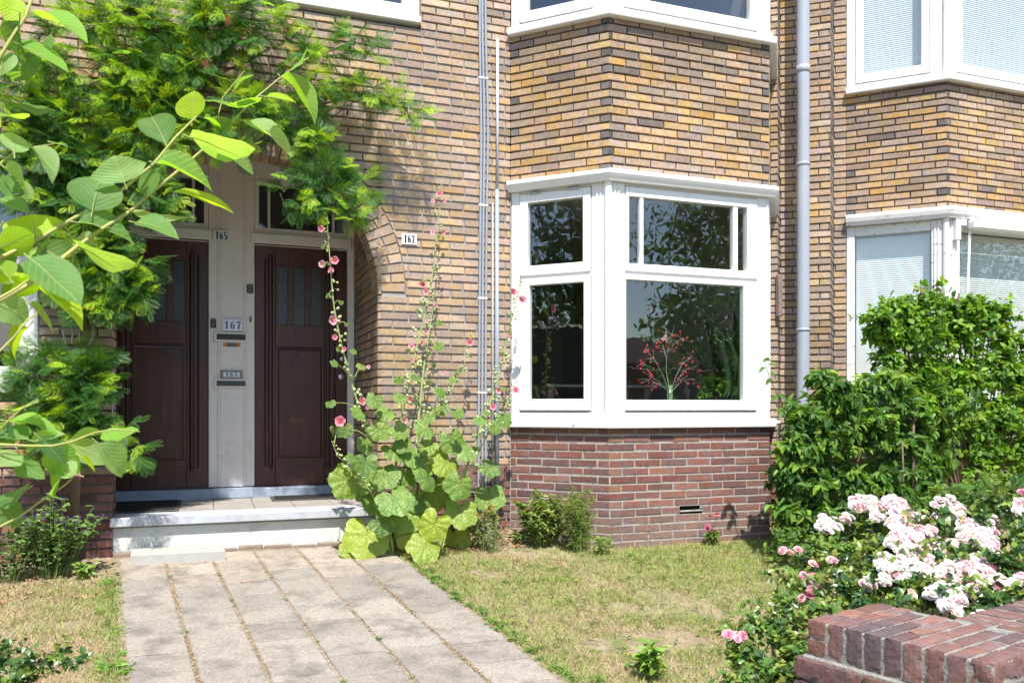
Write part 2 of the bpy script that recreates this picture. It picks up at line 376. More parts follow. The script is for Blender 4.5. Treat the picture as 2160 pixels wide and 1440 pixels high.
# reveal of the arch screen and the wider porch behind it
m = M()
def side(Fr, L, z0, z1, off=0.): bricks(m, Fr, L, z0, z1, None, lambda z, u, w_: pick(YEL) * .9 if z > .455 else pick(RED), off=off, zref=-.0025)
side(face(1.128, 1.08, 1.128, 0.0), 1.08, .19, 3.1, .05)
side(face(-.633, 0.0, -.633, .22), .22, .19, AZ, .1)
side(face(-.86, .22, -.86, 1.12), .9, .19, 3.1)
side(face(-.633, .22, -.86, .22), .227, .19, 3.1)
# ceiling of the porch and back of the arch screen
m.add([[-.9, .2, 3.05], [1.16, .2, 3.05], [1.16, 1.2, 3.05], [-.9, 1.2, 3.05]], [[0, 1, 2, 3]], 2)
part(m, 'porch_wall', [MB_, MMORT, MCREAM], HOUSE)
m = M()
nseg = 46; ts = np.linspace(0, math.pi, 400); ex = AA * np.cos(ts); ez = AB * np.sin(ts)
s_ = np.r_[0, np.cumsum(np.hypot(np.diff(ex), np.diff(ez)))]; tt = np.interp(np.linspace(0, s_[-1], nseg + 1), s_, ts)
def ep(t, r_, ang=None):
    nx, nz = math.cos(t) * AB, math.sin(t) * AA; k = math.hypot(nx, nz); return (AX + AA * math.cos(t) + r_ * nx / k, AZ + AB * math.sin(t) + r_ * nz / k)
for i in range(nseg):
    t0, t1 = tt[i], tt[i + 1]; dt = t1 - t0; g = dt * .085; c1 = pick(YEL)
    if i % 2 == 0: rr = [(.0, RW - .004)]
    else: rr = [(.0, RW / 2 - .005), (RW / 2 + .005, RW - .004)]
    for (ra, rb) in rr:
        q = [ep(t0 + g, ra), ep(t0 + g, rb), ep(t1 - g, rb), ep(t1 - g, ra)]
        brick(m, WF, q, 0.0, .025, pick(YEL), jit=.001)
    for (ya, yb) in ([(0.002, .105), (.115, .22)] if i % 2 else [(0.002, .215)]):
        c = pick(YEL) * .95; p0 = ep(t0 + g, -.0); p1 = ep(t1 - g, -.0); p0i = ep(t0 + g, .02); p1i = ep(t1 - g, .02)
        V = [[p0[0], ya, p0[1]], [p1[0], ya, p1[1]], [p1[0], yb, p1[1]], [p0[0], yb, p0[1]], [p0i[0], ya, p0i[1]], [p1i[0], ya, p1i[1]], [p1i[0], yb, p1i[1]], [p0i[0], yb, p0i[1]]]
        m.add(V, [[0, 1, 2, 3], [0, 4, 5, 1], [1, 5, 6, 2], [2, 6, 7, 3], [3, 7, 4, 0]], 0, c)
    a0, a1, b0, b1 = ep(t0, .009), ep(t1, .009), ep(t0, RW + .0), ep(t1, RW + .0)
    m.add([[a0[0], .0085, a0[1]], [b0[0], .0085, b0[1]], [b1[0], .0085, b1[1]], [a1[0], .0085, a1[1]]], [[0, 1, 2, 3]], 1)
    m.add([[a0[0], .0085, a0[1]], [a1[0], .0085, a1[1]], [a1[0], .219, a1[1]], [a0[0], .219, a0[1]]], [[0, 1, 2, 3]], 1)
    # back of the screen, rendered in cream, up to the porch ceiling
    c0, c1_ = ep(t0, .0), ep(t1, .0)
    m.add([[c0[0], .22, c0[1]], [c0[0], .22, 3.1], [c1_[0], .22, 3.1], [c1_[0], .22, c1_[1]]], [[0, 1, 2, 3]], 2)
part(m, 'brick_arch', [MB_, MMORT, MCREAM], HOUSE)
# ---------------------------------------------------------------- bays
def bay(parent, A, B, C, D, low=True):
    FL, FC_, FR = face(*A, *B), face(*B, *C), face(*C, *D)
    m = M(); m2 = M()
    for Fr, a, b_, o_ in ((FL, A, B, .05), (FC_, B, C, .0), (FR, C, D, .1)):
        L = math.hypot(b_[0] - a[0], b_[1] - a[1])
        vh = None
        if Fr is FC_ and low: vh = lambda p, q: [(.598, .80, .598, .80)] if .135 < (p + q) / 2 < .196 else []
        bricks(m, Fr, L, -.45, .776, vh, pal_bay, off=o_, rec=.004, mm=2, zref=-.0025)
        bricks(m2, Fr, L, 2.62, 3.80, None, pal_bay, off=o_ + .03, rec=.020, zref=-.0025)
    part(m, 'bay_plinth', [MB_, MMORT, MMORTW], parent); part(m2, 'bay_brickwork', [MB_, MMORT, MMORTW], parent)
    return FL, FC_, FR
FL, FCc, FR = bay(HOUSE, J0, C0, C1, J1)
NEIGH = thing('neighbouring_house', 'next yellow brick house with peeling white bay window and drawn blinds', 'house', (7.2, .6, 0))
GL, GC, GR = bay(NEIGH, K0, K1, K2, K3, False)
m = M(); bricks(m, face(*SAW[4], *SAW[5]), .105, -.35, 5.2, None, pal_main, off=.0, zref=-.0025)
bricks(m, face(8.02, .033, 10.6, .033), 2.58, -.35, 5.2, None, pal_main, zref=-.0025)
part(m, 'brick_wall', [MB_, MMORT], NEIGH)
# vent grille in the bay foot and in the main plinth
m = M(); lbox(m, FCc, .60, .798, -.06, -.05, .132, .196, mat=0)
for k in range(16): lbox(m, FCc, .607 + k * .012, .612 + k * .012, -.05, -.030, .146, .192, .001, 0)
lbox(m, FCc, .600, .796, -.050, .006, .134, .143, .002, 1)
part(m, 'vent_grille', [MBLACK, MMORTW], HOUSE)
m = M(); lbox(m, WF, 1.862, 2.038, -.06, -.05, .137, .192, mat=0)
for k in range(14): lbox(m, WF, 1.868 + k * .012, 1.873 + k * .012, -.05, -.030, .140, .190, .001, 0)
part(m, 'vent_grille', [MBLACK], HOUSE)
def ring(m, Fr, u0, u1, z0, z1, wl, wr, wb, wt, n0, n1, b=.004, mat=0):
    lbox(m, Fr, u0, u0 + wl, n0, n1, z0, z1, b, mat); lbox(m, Fr, u1 - wr, u1, n0, n1, z0, z1, b, mat)
    lbox(m, Fr, u0 + wl, u1 - wr, n0, n1 - .001, z0, z0 + wb, b, mat); lbox(m, Fr, u0 + wl, u1 - wr, n0, n1 - .001, z1 - wt, z1, b, mat)
def pane(m, Fr, u0, u1, z0, z1, n): m.add(L3(Fr, [u0, u1, u1, u0], [n] * 4, [z0, z0, z1, z1]), [[0, 1, 2, 3]])
def U(px, Fr): return onface(px, 800, Fr[0], Fr[1])[0]
def Zf(px, py, Fr): return onface(px, py, Fr[0], Fr[1])[1]
ZS = .775; ZST = .835; ZC = 2.585; ZCT = 2.665
def cornice(m, path, z0, z1, mt=0): sweep(m, path, [(-.02, z0), (.045, z0), (.05, z0 + .012), (.062, z0 + .03), (.072, z1 - .032), (.074, z1 - .012), (.066, z1 - .002), (-.02, z1 + .008)], mat=mt)
def sill(m, path, z0, z1, mt=0, o_=.05): sweep(m, path, [(-.08, z0 + .002), (o_, z0), (o_ + .003, z0 + .008), (o_ + .003, z1 - .014), (o_ - .003, z1 - .006), (-.08, z1 + .006)], mat=mt)
BW = part_parent = None
m = M(); path = [J0, C0, C1, J1]
sill(m, path, ZS, ZST); cornice(m, path, ZC, ZCT)
lenL, lenC, lenR = .799, 1.412, math.hypot(J1[0] - C1[0], J1[1] - C1[1])
zst = Zf(1314, 392, FCc); zsb = Zf(1314, 571, FCc); zlt = Zf(1314, 578, FCc); zlb = Zf(1314, 866, FCc)
# corner posts and rails of the fixed frame
lbox(m, FL, .002, .075, -.09, -.004, ZST, ZC, .005); lbox(m, FL, .66, .797, -.09, -.004, ZST, ZC, .005)
lbox(m, FCc, .002, .135, -.09, -.004, ZST, ZC, .005); lbox(m, FCc, 1.30, 1.41, -.09, -.004, ZST, ZC, .005)
lbox(m, FR, .002, .09, -.09, -.004, ZST, ZC, .005); lbox(m, FR, lenR - .09, lenR - .004, -.09, -.004, ZST, ZC, .005)
for Fr, a, b_ in ((FL, .075, .66), (FCc, .135, 1.30), (FR, .09, lenR - .09)):
    lbox(m, Fr, a, b_, -.09, -.012, zst + .006, ZC, .004); lbox(m, Fr, a, b_, -.09, -.014, zsb + .004, zlt - .004, .002); lbox(m, Fr, a, b_, -.09, .001, ZST + .001, zlb - .012, .004)
    lbox(m, Fr, a, b_, -.09, -.050, zlb - .012, zlb + .004, .001)
# rounded cover on the corners
for (cx_, cy_) in (C0, C1):
    d = np.array([0, -1.]) if 0 else None
tube(m, [[C0[0] - .004, C0[1] + .004, ZST], [C0[0] - .004, C0[1] + .004, ZC]], .027, 12, cap=False)
for uu, Fr in ((.700, FL), (.728, FL), (.045, FCc), (.072, FCc), (1.385, FCc)): lbox(m, Fr, uu, uu + .012, -.01, .006, ZST + .001, ZC - .001, .003)
lbox(m, FCc, .118, .128, -.02, -.001, ZST, ZC, .002)
BFR = part(m, 'bay_window_frame', [MWHITE], HOUSE)
m = M(); ring(m, FL, .080, .655, zsb, zst, .065, .06, .075, .07, -.055, .004)
for uu in (.16, .47): lbox(m, FL, uu, uu + .10, .004, .010, zst - .010, zst + .008, .002, 1)
S = part(m, 'sash', [MWHITE, MMETAL], HOUSE); 
def padd(parent, m, name, mats):
    return rel(parent, m.build(name, mats))
m = M(); pane(m, FL, .142, .597, zsb + .07, zst - .065, -.03); padd(S, m, 'pane', [MGLASS])
m = M(); ring(m, FL, .080, .655, zlb, zlt, .078, .055, .088, .05, -.055, .0); lbox(m, FL, .082, .653, .0, .016, zlb + .004, zlb + .05, .008)
S = part(m, 'sash', [MWHITE], HOUSE); m = M(); pane(m, FL, .155, .602, zlb + .08, zlt - .045, -.03); padd(S, m, 'pane', [MGLASS])
m = M(); g0, g1, g2, g3, g4, g5 = [U(x, FCc) for x in (1327, 1350, 1358, 1547, 1557, 1576)]; zg0, zg1 = Zf(1327, 555, FCc), Zf(1327, 414, FCc)
ring(m, FCc, .138, 1.297, zsb, zst, g0 - .138, 1.297 - g5, zg0 - zsb, zst - zg1, -.055, .004)
lbox(m, FCc, g1, g2, -.045, -.002, zg0, zg1, .003); lbox(m, FCc, g3, g4, -.045, -.002, zg0, zg1, .003)
S = part(m, 'sash', [MWHITE], HOUSE)
for a, b_ in ((g0, g1), (g2, g3), (g4, g5)):
    m = M(); pane(m, FCc, a - .004, b_ + .004, zg0 - .004, zg1 + .004, -.03 - .001 * (a > .3)); padd(S, m, 'pane', [MGLASS])
m = M(); h0, h1 = U(1321, FCc), U(1569, FCc); zh0, zh1 = Zf(1321, 843, FCc), Zf(1321, 589, FCc)
ring(m, FCc, .138, 1.285, zlb, zlt, h0 - .138, 1.285 - h1, zh0 - zlb, zlt - zh1, -.055, .0); lbox(m, FCc, .14, 1.283, .0, .016, zlb + .004, zlb + .05, .008)
lbox(m, FCc, 1.285, 1.300, -.09, -.004, zlb, zlt, .002)
S = part(m, 'sash', [MWHITE], HOUSE); m = M(); pane(m, FCc, h0 - .004, h1 + .004, zh0 - .004, zh1 + .004, -.03); padd(S, m, 'pane', [MGLASS])
m = M(); ring(m, FR, .092, lenR - .092, zlb, zst, .06, .06, .08, .06, -.055, .002); S = part(m, 'sash', [MWHITE], HOUSE); m = M(); pane(m, FR, .14, lenR - .14, zlb + .07, zst - .05, -.03); padd(S, m, 'pane', [MGLASS])
# upper bay window (only its foot is in view)
def upper(parent, path, Fs, Ls, pz, mats, hasrail=True, peel=0, glassn=-.04, z1=5.25):
    m = M(); sill(m, path, pz, pz + .062, 0, .055)
    zb = pz + .068
    for i, (Fr, L) in enumerate(zip(Fs, Ls)):
        a, b_ = (.075 if i == 0 else .12 if i == 1 else .09), (L - .13 if i == 0 else L - .11 if i == 1 else L - .09)
        lbox(m, Fr, .002, a, -.09, -.004, zb, z1, .005); lbox(m, Fr, b_, L - .002, -.09, -.004, zb, z1, .005)
        lbox(m, Fr, a, b_, -.09, -.012, zb, zb + .03, .004)
    tube(m, [[path[1][0] - .004, path[1][1] + .004, zb], [path[1][0] - .004, path[1][1] + .004, z1]], .025, 12, cap=False)
    part(m, 'bay_window_frame', mats, parent)
    for i, (Fr, L) in enumerate(zip(Fs, Ls)):
        a, b_ = (.075 if i == 0 else .12 if i == 1 else .09), (L - .13 if i == 0 else L - .11 if i == 1 else L - .09)
        m = M(); ring(m, Fr, a + .004, b_ - .004, zb + .036, z1, .065, .065, .075, .06, -.055, .0); 
        if hasrail: lbox(m, Fr, a + .006, b_ - .006, .0, .018, zb + .040, zb + .085, .009)
        S = part(m, 'sash', mats, parent); m = M(); pane(m, Fr, a + .065, b_ - .065, zb + .105, z1 - .055, glassn); padd(S, m, 'pane', [MGLASS])
upper(HOUSE, path, (FL, FCc, FR), (lenL, lenC, lenR), 3.79, [MWHITE])
# window of the upper floor beside the bay, and the window at the far left
def plain_window(parent, x0, x1, z0, z1, mull=None, mats=[MWHITE], sillz=.05):
    m = M(); Fr = WF
    ring(m, Fr, x0 + .003, x1 - .003, z0 + sillz, z1 - .002, .075, .075, .04, .06, -.11, -.015); box(m, x0 + .001, x1 - .001, -.035, .06, z0 + .002, z0 + sillz - .002, .005)
    part(m, 'window_frame', mats, parent)
    m = M(); ring(m, Fr, x0 + .08, x1 - .08, z0 + sillz + .043, z1 - .064, .05, .05, .06, .05, -.09, -.03); S = part(m, 'sash', mats, parent)
    m = M(); pane(m, Fr, x0 + .125, x1 - .125, z0 + sillz + .098, z1 - .11, -.06); padd(S, m, 'pane', [MGLASS])
plain_window(HOUSE, -.25, 1.447, 3.775, 5.2)
plain_window(HOUSE, -2.35, -1.065, 1.015, 2.62, sillz=.07)
# ---------------------------------------------------------------- neighbour bay
path2 = [K0, K1, K2, K3]; l2 = [math.hypot(b[0] - a[0], b[1] - a[1]) for a, b in zip(path2[:-1], path2[1:])]
m = M(); sill(m, path2, ZS, ZST); cornice(m, path2, ZC - .01, ZCT + .005)
for i, (Fr, L) in enumerate(zip((GL, GC, GR), l2)):
    a, b_ = ((.07, L - .12) if i == 0 else (.16, L - .12) if i == 1 else (.09, L - .09))
    lbox(m, Fr, .002, a, -.09, -.006, ZST, ZC - .012, .005); lbox(m, Fr, b_, L - .002, -.09, -.006, ZST, ZC - .012, .005); lbox(m, Fr, a, b_, -.09, -.02, ZC - .10, ZC - .012, .004); lbox(m, Fr, a, b_, -.09, -.01, ZST, ZST + .06, .004)
tube(m, [[K1[0] - .004, K1[1] + .004, ZST], [K1[0] - .004, K1[1] + .004, ZC - .012]], .027, 12, cap=False)
for uu, Fr in ((.715, GL), (.74, GL), (.05, GC), (.078, GC)): lbox(m, Fr, uu, uu + .012, -.012, .006, ZST + .001, ZC - .013, .003)
NF = part(m, 'bay_window_frame', [MOLDW], NEIGH)
for i, (Fr, L) in enumerate(zip((GL, GC, GR), l2)):
    a, b_ = ((.07, L - .12) if i == 0 else (.16, L - .12) if i == 1 else (.09, L - .09))
    m = M(); pane(m, Fr, a, b_, ZST + .06, ZC - .10, -.06); padd(NF, m, 'pane', [MGLASS])
upper(NEIGH, path2, (GL, GC, GR), l2, 3.77, [MWHITE], hasrail=False)
# cassette of the rolled-up awning on the neighbour's front window
aw = thing('rolled_awning', 'white rolled-up awning cassette under the peeling cornice of the neighbouring bay', 'awning', (6.7, -.62, 2.5))
MAW = mat('awning_cassette', (.72, .72, .70), .4, var=.04)
m = M(); lbox(m, GC, .19, 1.40, .03, .13, ZC - .115, ZC - .02, .02); part(m, 'cassette', [MAW], aw)
m = M(); lbox(m, GC, .06, .115, -.004, .05, ZC - .20, ZC - .02, .004); lbox(m, GC, .115, .17, .02, .06, ZC - .075, ZC - .02, .004); part(m, 'bracket', [MAW], aw)
m = M(); tube(m, [L3(GC, [.21], [.05], [ZC - .11])[0], L3(GC, [.17], [.045], [1.45])[0]], .012, 8); part(m, 'awning_arm', [MAW], aw)
# pleated blinds behind the neighbour's panes
MBL = mat('pleated_blind_fabric', (.93, .94, .96), .8, var=.02, trans=.25, tcol=(1, 1, 1))
def blind(Fr, u0, u1, z0, z1, n, label, pitch=.0185):
    m = M(); k = int((z1 - z0) / (pitch / 2)); zz = np.linspace(z0, z1, k + 1); nn = n + np.where(np.arange(k + 1) % 2, .0026, -.0026)
    V = np.r_[L3(Fr, np.full(k + 1, u0), nn, zz), L3(Fr, np.full(k + 1, u1), nn, zz)]; f = [[i, k + 1 + i, k + 2 + i, i + 1] for i in range(k)]; m.add(V, f)
    o = m.build('pleated_blind', [MBL]); tag(o, label, 'blind', 'pleated blinds behind the neighbouring bay windows'); return o
a_, b_ = .08, l2[0] - .13
blind(GL, a_, b_, ZST + .07, ZC - .11, -.11, 'white pleated blind in the narrow lower pane of the neighbouring bay')
blind(GC, .17, l2[1] - .13, ZST + .07, ZC - .11, -.11, 'white pleated blind in the wide lower pane under the rolled awning')
blind(GL, .13, l2[0] - .19, 3.95, 5.2, -.11, 'white pleated blind in the narrow upper floor pane of the neighbouring bay')
blind(GC, .18, l2[1] - .17, 3.95, 5.2, -.11, 'white pleated blind in the wide upper floor pane of the neighbouring bay')
# ---------------------------------------------------------------- rooms behind the glass
MROOM = mat('room_paint', (.31, .30, .29), .9, var=.05); MFLOORW = mat('room_floor', (.20, .13, .08), .5, var=.3); MCEIL = mat('room_ceiling', (.75, .74, .72), .9, var=.02)
def room(parent, poly, z0, z1, mats=(MROOM, MFLOORW, MCEIL), skip=()):
    m = M(); n = len(poly); p = np.array(poly, float)
    m.add(np.c_[p, np.full(n, z0)], [list(range(n))], 1); m.add(np.c_[p, np.full(n, z1)], [list(range(n))[::-1]], 2)
    for i in range(n):
        if i in skip: continue
        a, b_ = p[i], p[(i + 1) % n]; m.add([[*a, z0], [*b_, z0], [*b_, z1], [*a, z1]], [[0, 1, 2, 3]], 0)
    return part(m, 'room', list(mats), parent)
ib = .13
bp_ = [(2.161 + .02, ib), (2.726 + .03, -.565 + ib), (4.138 - .03, -.565 + ib), (4.577 - .02, ib)]
room(HOUSE, bp_ + [(4.58, 4.6), (1.35, 4.6), (1.35, ib)], .30, 2.88, skip=(0, 1, 2))
room(HOUSE, bp_ + [(4.58, 4.6), (2.1, 4.6), (2.1, ib)], 3.18, 5.6, skip=(0, 1, 2))
room(HOUSE, [(-2.7, .14), (-.95, .14), (-.95, 3), (-2.7, 3)], .3, 2.9, skip=(0,))
room(HOUSE, [(-.6, .14), (1.9, .14), (1.9, 3), (-.6, 3)], 3.2, 5.6, skip=(0,))
b2 = [(K0[0] + .03, K0[1] + ib), (K1[0] + .03, K1[1] + ib), (K2[0] - .03, K2[1] + ib), (K3[0] - .03, K3[1] + ib)]
room(NEIGH, b2 + [(8.1, 4), (5.4, 4)], .3, 2.88, skip=(0, 1, 2)); room(NEIGH, b2 + [(8.1, 4), (5.4, 4)], 3.18, 5.6, skip=(0, 1, 2))
# inner walls beside the openings so that no daylight leaks in
m = M()
box(m, X0, -2.4, .012, .12, 0, 5.6); box(m, 1.16, 2.15, .012, .12, 0, 3.75); box(m, -.95, 2.15, 3.1, 3.2, 3.05, 3.06)
box(m, X0, 10.6, .5, 5, 5.6, 5.7)
box(m, -2.8, 10.6, 4.9, 5.0, -.3, 5.6)
part(m, 'inner_wall', [MROOM], HOUSE)

m = M(); zz = np.linspace(-.1, 2.56, 60); tube(m, np.c_[np.full(60, 2.158) + NR.uniform(-.002, .002, 60), np.full(60, -.004) + NR.uniform(-.002, .002, 60), zz], NR.uniform(.002, .0065, 60), 6, cap=False); part(m, 'sealing_joint', [MMORTW], HOUSE)
# ---------------------------------------------------------------- porch: step, timber front, two doors
YB = 1.08
def bx(px): return ony(px, 800, YB)[0]
def bz(px, py): return ony(px, py, YB)[2]
BF = (np.array([0., YB]), np.array([1., 0.]), np.array([0., -1.]))
STEPZ = .197
STEP = thing('porch_step', 'pale stone porch step with overhanging tread across the arched porch', 'step', (.25, .2, 0))
m = M(); box(m, -.640, 1.122, .022, .25, -.12, .126, .006); part(m, 'riser', [MCONC], STEP)
m = M(); box(m, -.646, 1.124, -.028, .225, .136, STEPZ, .006); part(m, 'tread', [MSTONE], STEP)
MTILE = mat('porch_floor_tile', (.33, .30, .27), .7, var=.15, vscale=8, bump=.001, dirt=((.25, .22, .2), 5, .55, .75))
m = M()
for i in range(7):
    for j in range(3):
        x0 = -.86 + i * .285; y0 = .228 + j * .29; box(m, x0 + .002, min(x0 + .283, 1.128), y0 + .002, y0 + .288, .12, STEPZ - .003 + R.uniform(-.0008, .0008), .002)
part(m, 'porch_floor', [MTILE], HOUSE)
zd0, zd1 = bz(537, 1026), bz(537, 516)
m = M(); box(m, -.86, 1.127, YB - .075, YB + .1, STEPZ - .01, zd0 - .004, .006); box(m, bx(447), bx(534), YB - .085, YB - .074, STEPZ, zd0 + .005, .004); part(m, 'threshold', [MTHRESH], HOUSE)
# timber front
xA, xB, xC, xD = bx(440), bx(537), bx(733), bx(745)
xL0 = xA - (xC - xB)
m = M()
def bbox(x0, x1, n0, n1, z0, z1, b=.004, mt=0): lbox(m, BF, x0, x1, n0, n1, z0, z1, b, mt)
ztr0, ztr1 = bz(545, 480), bz(545, 385)
bbox(xA, xB, -.1, .0, zd0 + .006, 3.06)                      # centre post
for px in (462, 517): bbox(bx(px) - .010, bx(px) + .010, .0, .010, zd0 + .006, bz(490, 352), .004)
bbox(bx(466), bx(513), .001, .004, zd0 + .006, 3.0, .002)
bbox(xC, 1.127, -.1, .002, zd0 + .006, 3.06)
bbox(-.86, xL0, -.1, .002, zd0 + .006, 3.06)
zl0, zl1 = bz(537, 514), bz(537, 497)
for (a, b_) in ((xL0, xA), (xB, xC)):
    bbox(a + .001, b_ - .001, -.1, -.02, zd1 + .002, zl0 + .002); bbox(a - .03, b_ + .03, .004, .03, zl0 + .003, zl1 + .02, .006)
    bbox(a + .001, b_ - .001, -.1, -.004, zl1 + .021, ztr0 - .02)
    bbox(a + .001, b_ - .001, -.1, .0, ztr1 + .035, 3.06)
part(m, 'porch_frame', [MCREAM], HOUSE)
for (a, b_) in ((xL0, xA), (xB, xC)):
    m = M(); w0 = .055
    bbox(a + .002, a + .035, -.08, -.004, ztr0 - .019, ztr1 + .034); bbox(b_ - .035, b_ - .002, -.08, -.004, ztr0 - .019, ztr1 + .034)
    bbox(a + .035, b_ - .035, -.08, -.006, ztr0 - .019, ztr0 + .004); bbox(a + .035, b_ - .035, -.08, -.006, ztr1, ztr1 + .034)
    for x in (a + .105, b_ - .125): bbox(x, x + .02, -.07, -.010, ztr0 + .004, ztr1, .003)
    S = part(m, 'transom_window', [MCREAM], HOUSE)
    m = M(); pane(m, BF, a + .03, b_ - .03, ztr0, ztr1 + .004, -.04); padd(S, m, 'pane', [MGLASS])
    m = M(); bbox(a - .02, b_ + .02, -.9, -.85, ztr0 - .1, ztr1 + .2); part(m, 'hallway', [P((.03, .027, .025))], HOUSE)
def door(x0, x1, mirror, num):
    W = x1 - x0
    def X(px):   # measured on the right-hand door
        u = bx(px) - bx(537); return (x1 - u) if mirror else (x0 + u)
    m = M()
    def sb(p0, p1, n0, n1, z0, z1, b=.003, mt=0):
        a, b_ = sorted((X(p0), X(p1))); lbox(m, BF, a, b_, n0, n1, z0, z1, b, mt)
    gz0, gz1 = bz(597, 683), bz(597, 560); zr0, zr1 = bz(630, 733), bz(630, 687); zp0, zp1 = bz(630, 965), bz(630, 737)
    sb(538, 581, -.07, -.03, zd0, zd1); sb(686, 732.5, -.07, -.03, zd0, zd1)
    sb(581.3, 685.7, -.07, -.032, gz1 + .004, zd1); sb(581.3, 685.7, -.07, -.032, zr0, gz0 - .004); sb(581.3, 685.7, -.07, -.032, zd0, zp0)
    sb(589, 678, -.065, -.048, zp0 + .002, zp1 - .004)
    for p in (584, 682): sb(p - 3, p + 3.2, -.06, -.024, zp0 + .001, zr0 - .001)
    sb(588, 678, -.06, -.040, zr0 - .012, zr0 - .002); sb(588, 678, -.06, -.028, zr0 + .003, zr0 + .010); sb(588, 678, -.055, -.036, zp0 + .003, zp0 + .02)
    for p0, p1 in ((581.3, 585), (608, 620), (644, 656), (679, 685.7)): sb(p0, p1, -.07, -.034, gz0 - .004, gz1 + .004, .002)
    sb(624, 631, -.048, -.040, bz(630, 752), bz(630, 744), .002, 1)
    D = part(m, 'door', [MDOOR, MDOOR2], HOUSE)
    for p0, p1 in ((585, 608), (620, 644), (656, 679)):
        m = M(); a, b_ = sorted((X(p0), X(p1))); lbox(m, BF, a - .004, b_ + .004, -.062, -.054, gz0 - .003, gz1 + .003, .001); padd(D, m, 'door_glass', [MDARKG])
    # half-round shafts with rope mouldings beside the panels
    zc0, zc1 = bz(570, 975), bz(570, 548)
    for pc, pr, w_ in ((571, 559, .020), (693, 706, .015)):
        m = M(); xc = X(pc); tube(m, [[xc, YB + .03, zc0], [xc, YB + .03, zc1]], w_, 14)
        lathe(m, (xc, YB + .022, zc0 - .055), [(.004, 0), (.016, .004), (.018, .02), (.012, .03), (.020, .038), (.022, .055)], sides=12)
        lathe(m, (xc, YB + .022, zc1), [(.022, 0), (.022, .012), (.014, .018), (.018, .03), (.010, .05), (.002, .056)], sides=12)
        padd(D, m, 'half_column', [MDOOR2])
        m = M(); xr = X(pr); z = zc0 - .03
        while z < zc1:
            lathe(m, (xr, YB + .026, z), [(.003, 0), (.0095, .005), (.0095, .012), (.003, .017)], axis=(.45, 0, 1), sides=8); z += .0185
        padd(D, m, 'rope_moulding', [MDOOR2])
    kx = X(721); kz = bz(721, 757)
    m = M(); lathe(m, (kx, YB + .03, kz), [(.012, 0), (.010, .02), (.022, .03), (.026, .042), (.018, .054), (.001, .058)], axis=(0, -1, 0), sides=20); padd(D, m, 'door_knob', [MMETAL])
    m = M(); lathe(m, (kx, YB + .031, kz - .15), [(.024, 0), (.024, .006), (.012, .010), (.010, .008), (.001, .008)], axis=(0, -1, 0), sides=20); padd(D, m, 'door_lock', [MMETAL])
    return D
d = door(xB, xC, False, 0); d['label'] = 'dark door on the right side of the porch with worn lighter rail'
d = door(xL0, xA, True, 1); d['label'] = 'dark door on the left side of the porch, half behind the feathery climber'
# letter slots
for py0, py1, lab in ((702, 721, 0), (800, 818, 1)):
    m = M(); xa, xb = bx(451), bx(523.5); za, zb = bz(487, py1 + .5), bz(487, py0 - 1)
    lbox(m, BF, xa, xb, .004, .022, za, zb, .003); 
    xi, xj = bx(457), bx(518); zi, zj = bz(487, py1 - 4), bz(487, py0 + 3)
    lbox(m, BF, xi, xj, .021, .0255, zi, zj, .002, 1); lbox(m, BF, xi + .03, xj - .03, .0255, .030, zi + .010, zj - .010, .002, 1)
    o = part(m, 'letter_slot', [MCREAM, P((.03, .03, .03) if lab == 0 else (.05, .07, .065))], HOUSE)
    o['label'] = 'black letter slot under the blue 167 tiles' if lab == 0 else 'greenish letter slot under the framed 165 tiles'
# ---------------------------------------------------------------- digits
def stroke(m, Fr, pts, wd, n, mt=1):
    P_ = np.array(pts, float); T = np.gradient(P_, axis=0); T /= np.linalg.norm(T, axis=1)[:, None] + 1e-9; wd = np.array(wd) if not np.isscalar(wd) else np.full(len(P_), wd)
    a = P_ + np.c_[-T[:, 1], T[:, 0]] * wd[:, None] / 2; b_ = P_ - np.c_[-T[:, 1], T[:, 0]] * wd[:, None] / 2; k = len(P_)
    V = L3(Fr, np.r_[a[:, 0], b_[:, 0]], np.full(2 * k, n), np.r_[a[:, 1], b_[:, 1]]); m.add(V, [[i, i + 1, k + i + 1, k + i] for i in range(k - 1)], mt)
def arcp(cx_, cz_, rx, rz, a0, a1, k=14): t = np.radians(np.linspace(a0, a1, k)); return [(cx_ + rx * math.cos(q), cz_ + rz * math.sin(q)) for q in t]
def digit(m, Fr, ch, x, z, w_, h, n, mt=1, bold=.22):
    B = bold * h; T_ = .09 * h; X = lambda a: x + a * w_; Zz = lambda a: z + a * h; st = lambda p, w0, dn: stroke(m, Fr, [(X(a), Zz(b)) for a, b in p], w0, n + dn * .00025, mt)
    if ch == '1': st([(.52, 0), (.52, 1)], B, 0); st([(.2, .04), (.84, .04)], T_, 1); st([(.2, .78), (.5, .95)], T_ * 1.3, 2)
    if ch == '6':
        st(arcp(.5, .30, .30, .26, 0, 360, 24), [B * .8 if abs(math.cos(q)) > .6 else B * .5 for q in np.linspace(0, 2 * math.pi, 24)], 0); st([(.24, .34), (.25, .6), (.36, .86), (.58, .96), (.8, .86)], [B, B * .9, B * .6, T_, T_ * 1.5], 1)
    if ch == '7': st([(.14, .90), (.88, .90)], B * .8, 0); st([(.18, .92), (.15, .70)], T_, 1); st([(.84, .88), (.6, .5), (.45, 0)], [T_ * 1.2, B * .8, B], 2)
    if ch == '5': st([(.26, .92), (.84, .92)], B * .7, 0); st([(.27, .92), (.24, .52)], T_ * 1.3, 1); st([(.24, .52)] + arcp(.48, .30, .30, .28, 120, -150, 16), [T_] + [T_ + (B - T_) * max(0, math.cos(math.radians(q))) for q in np.linspace(120, -150, 16)], 2)
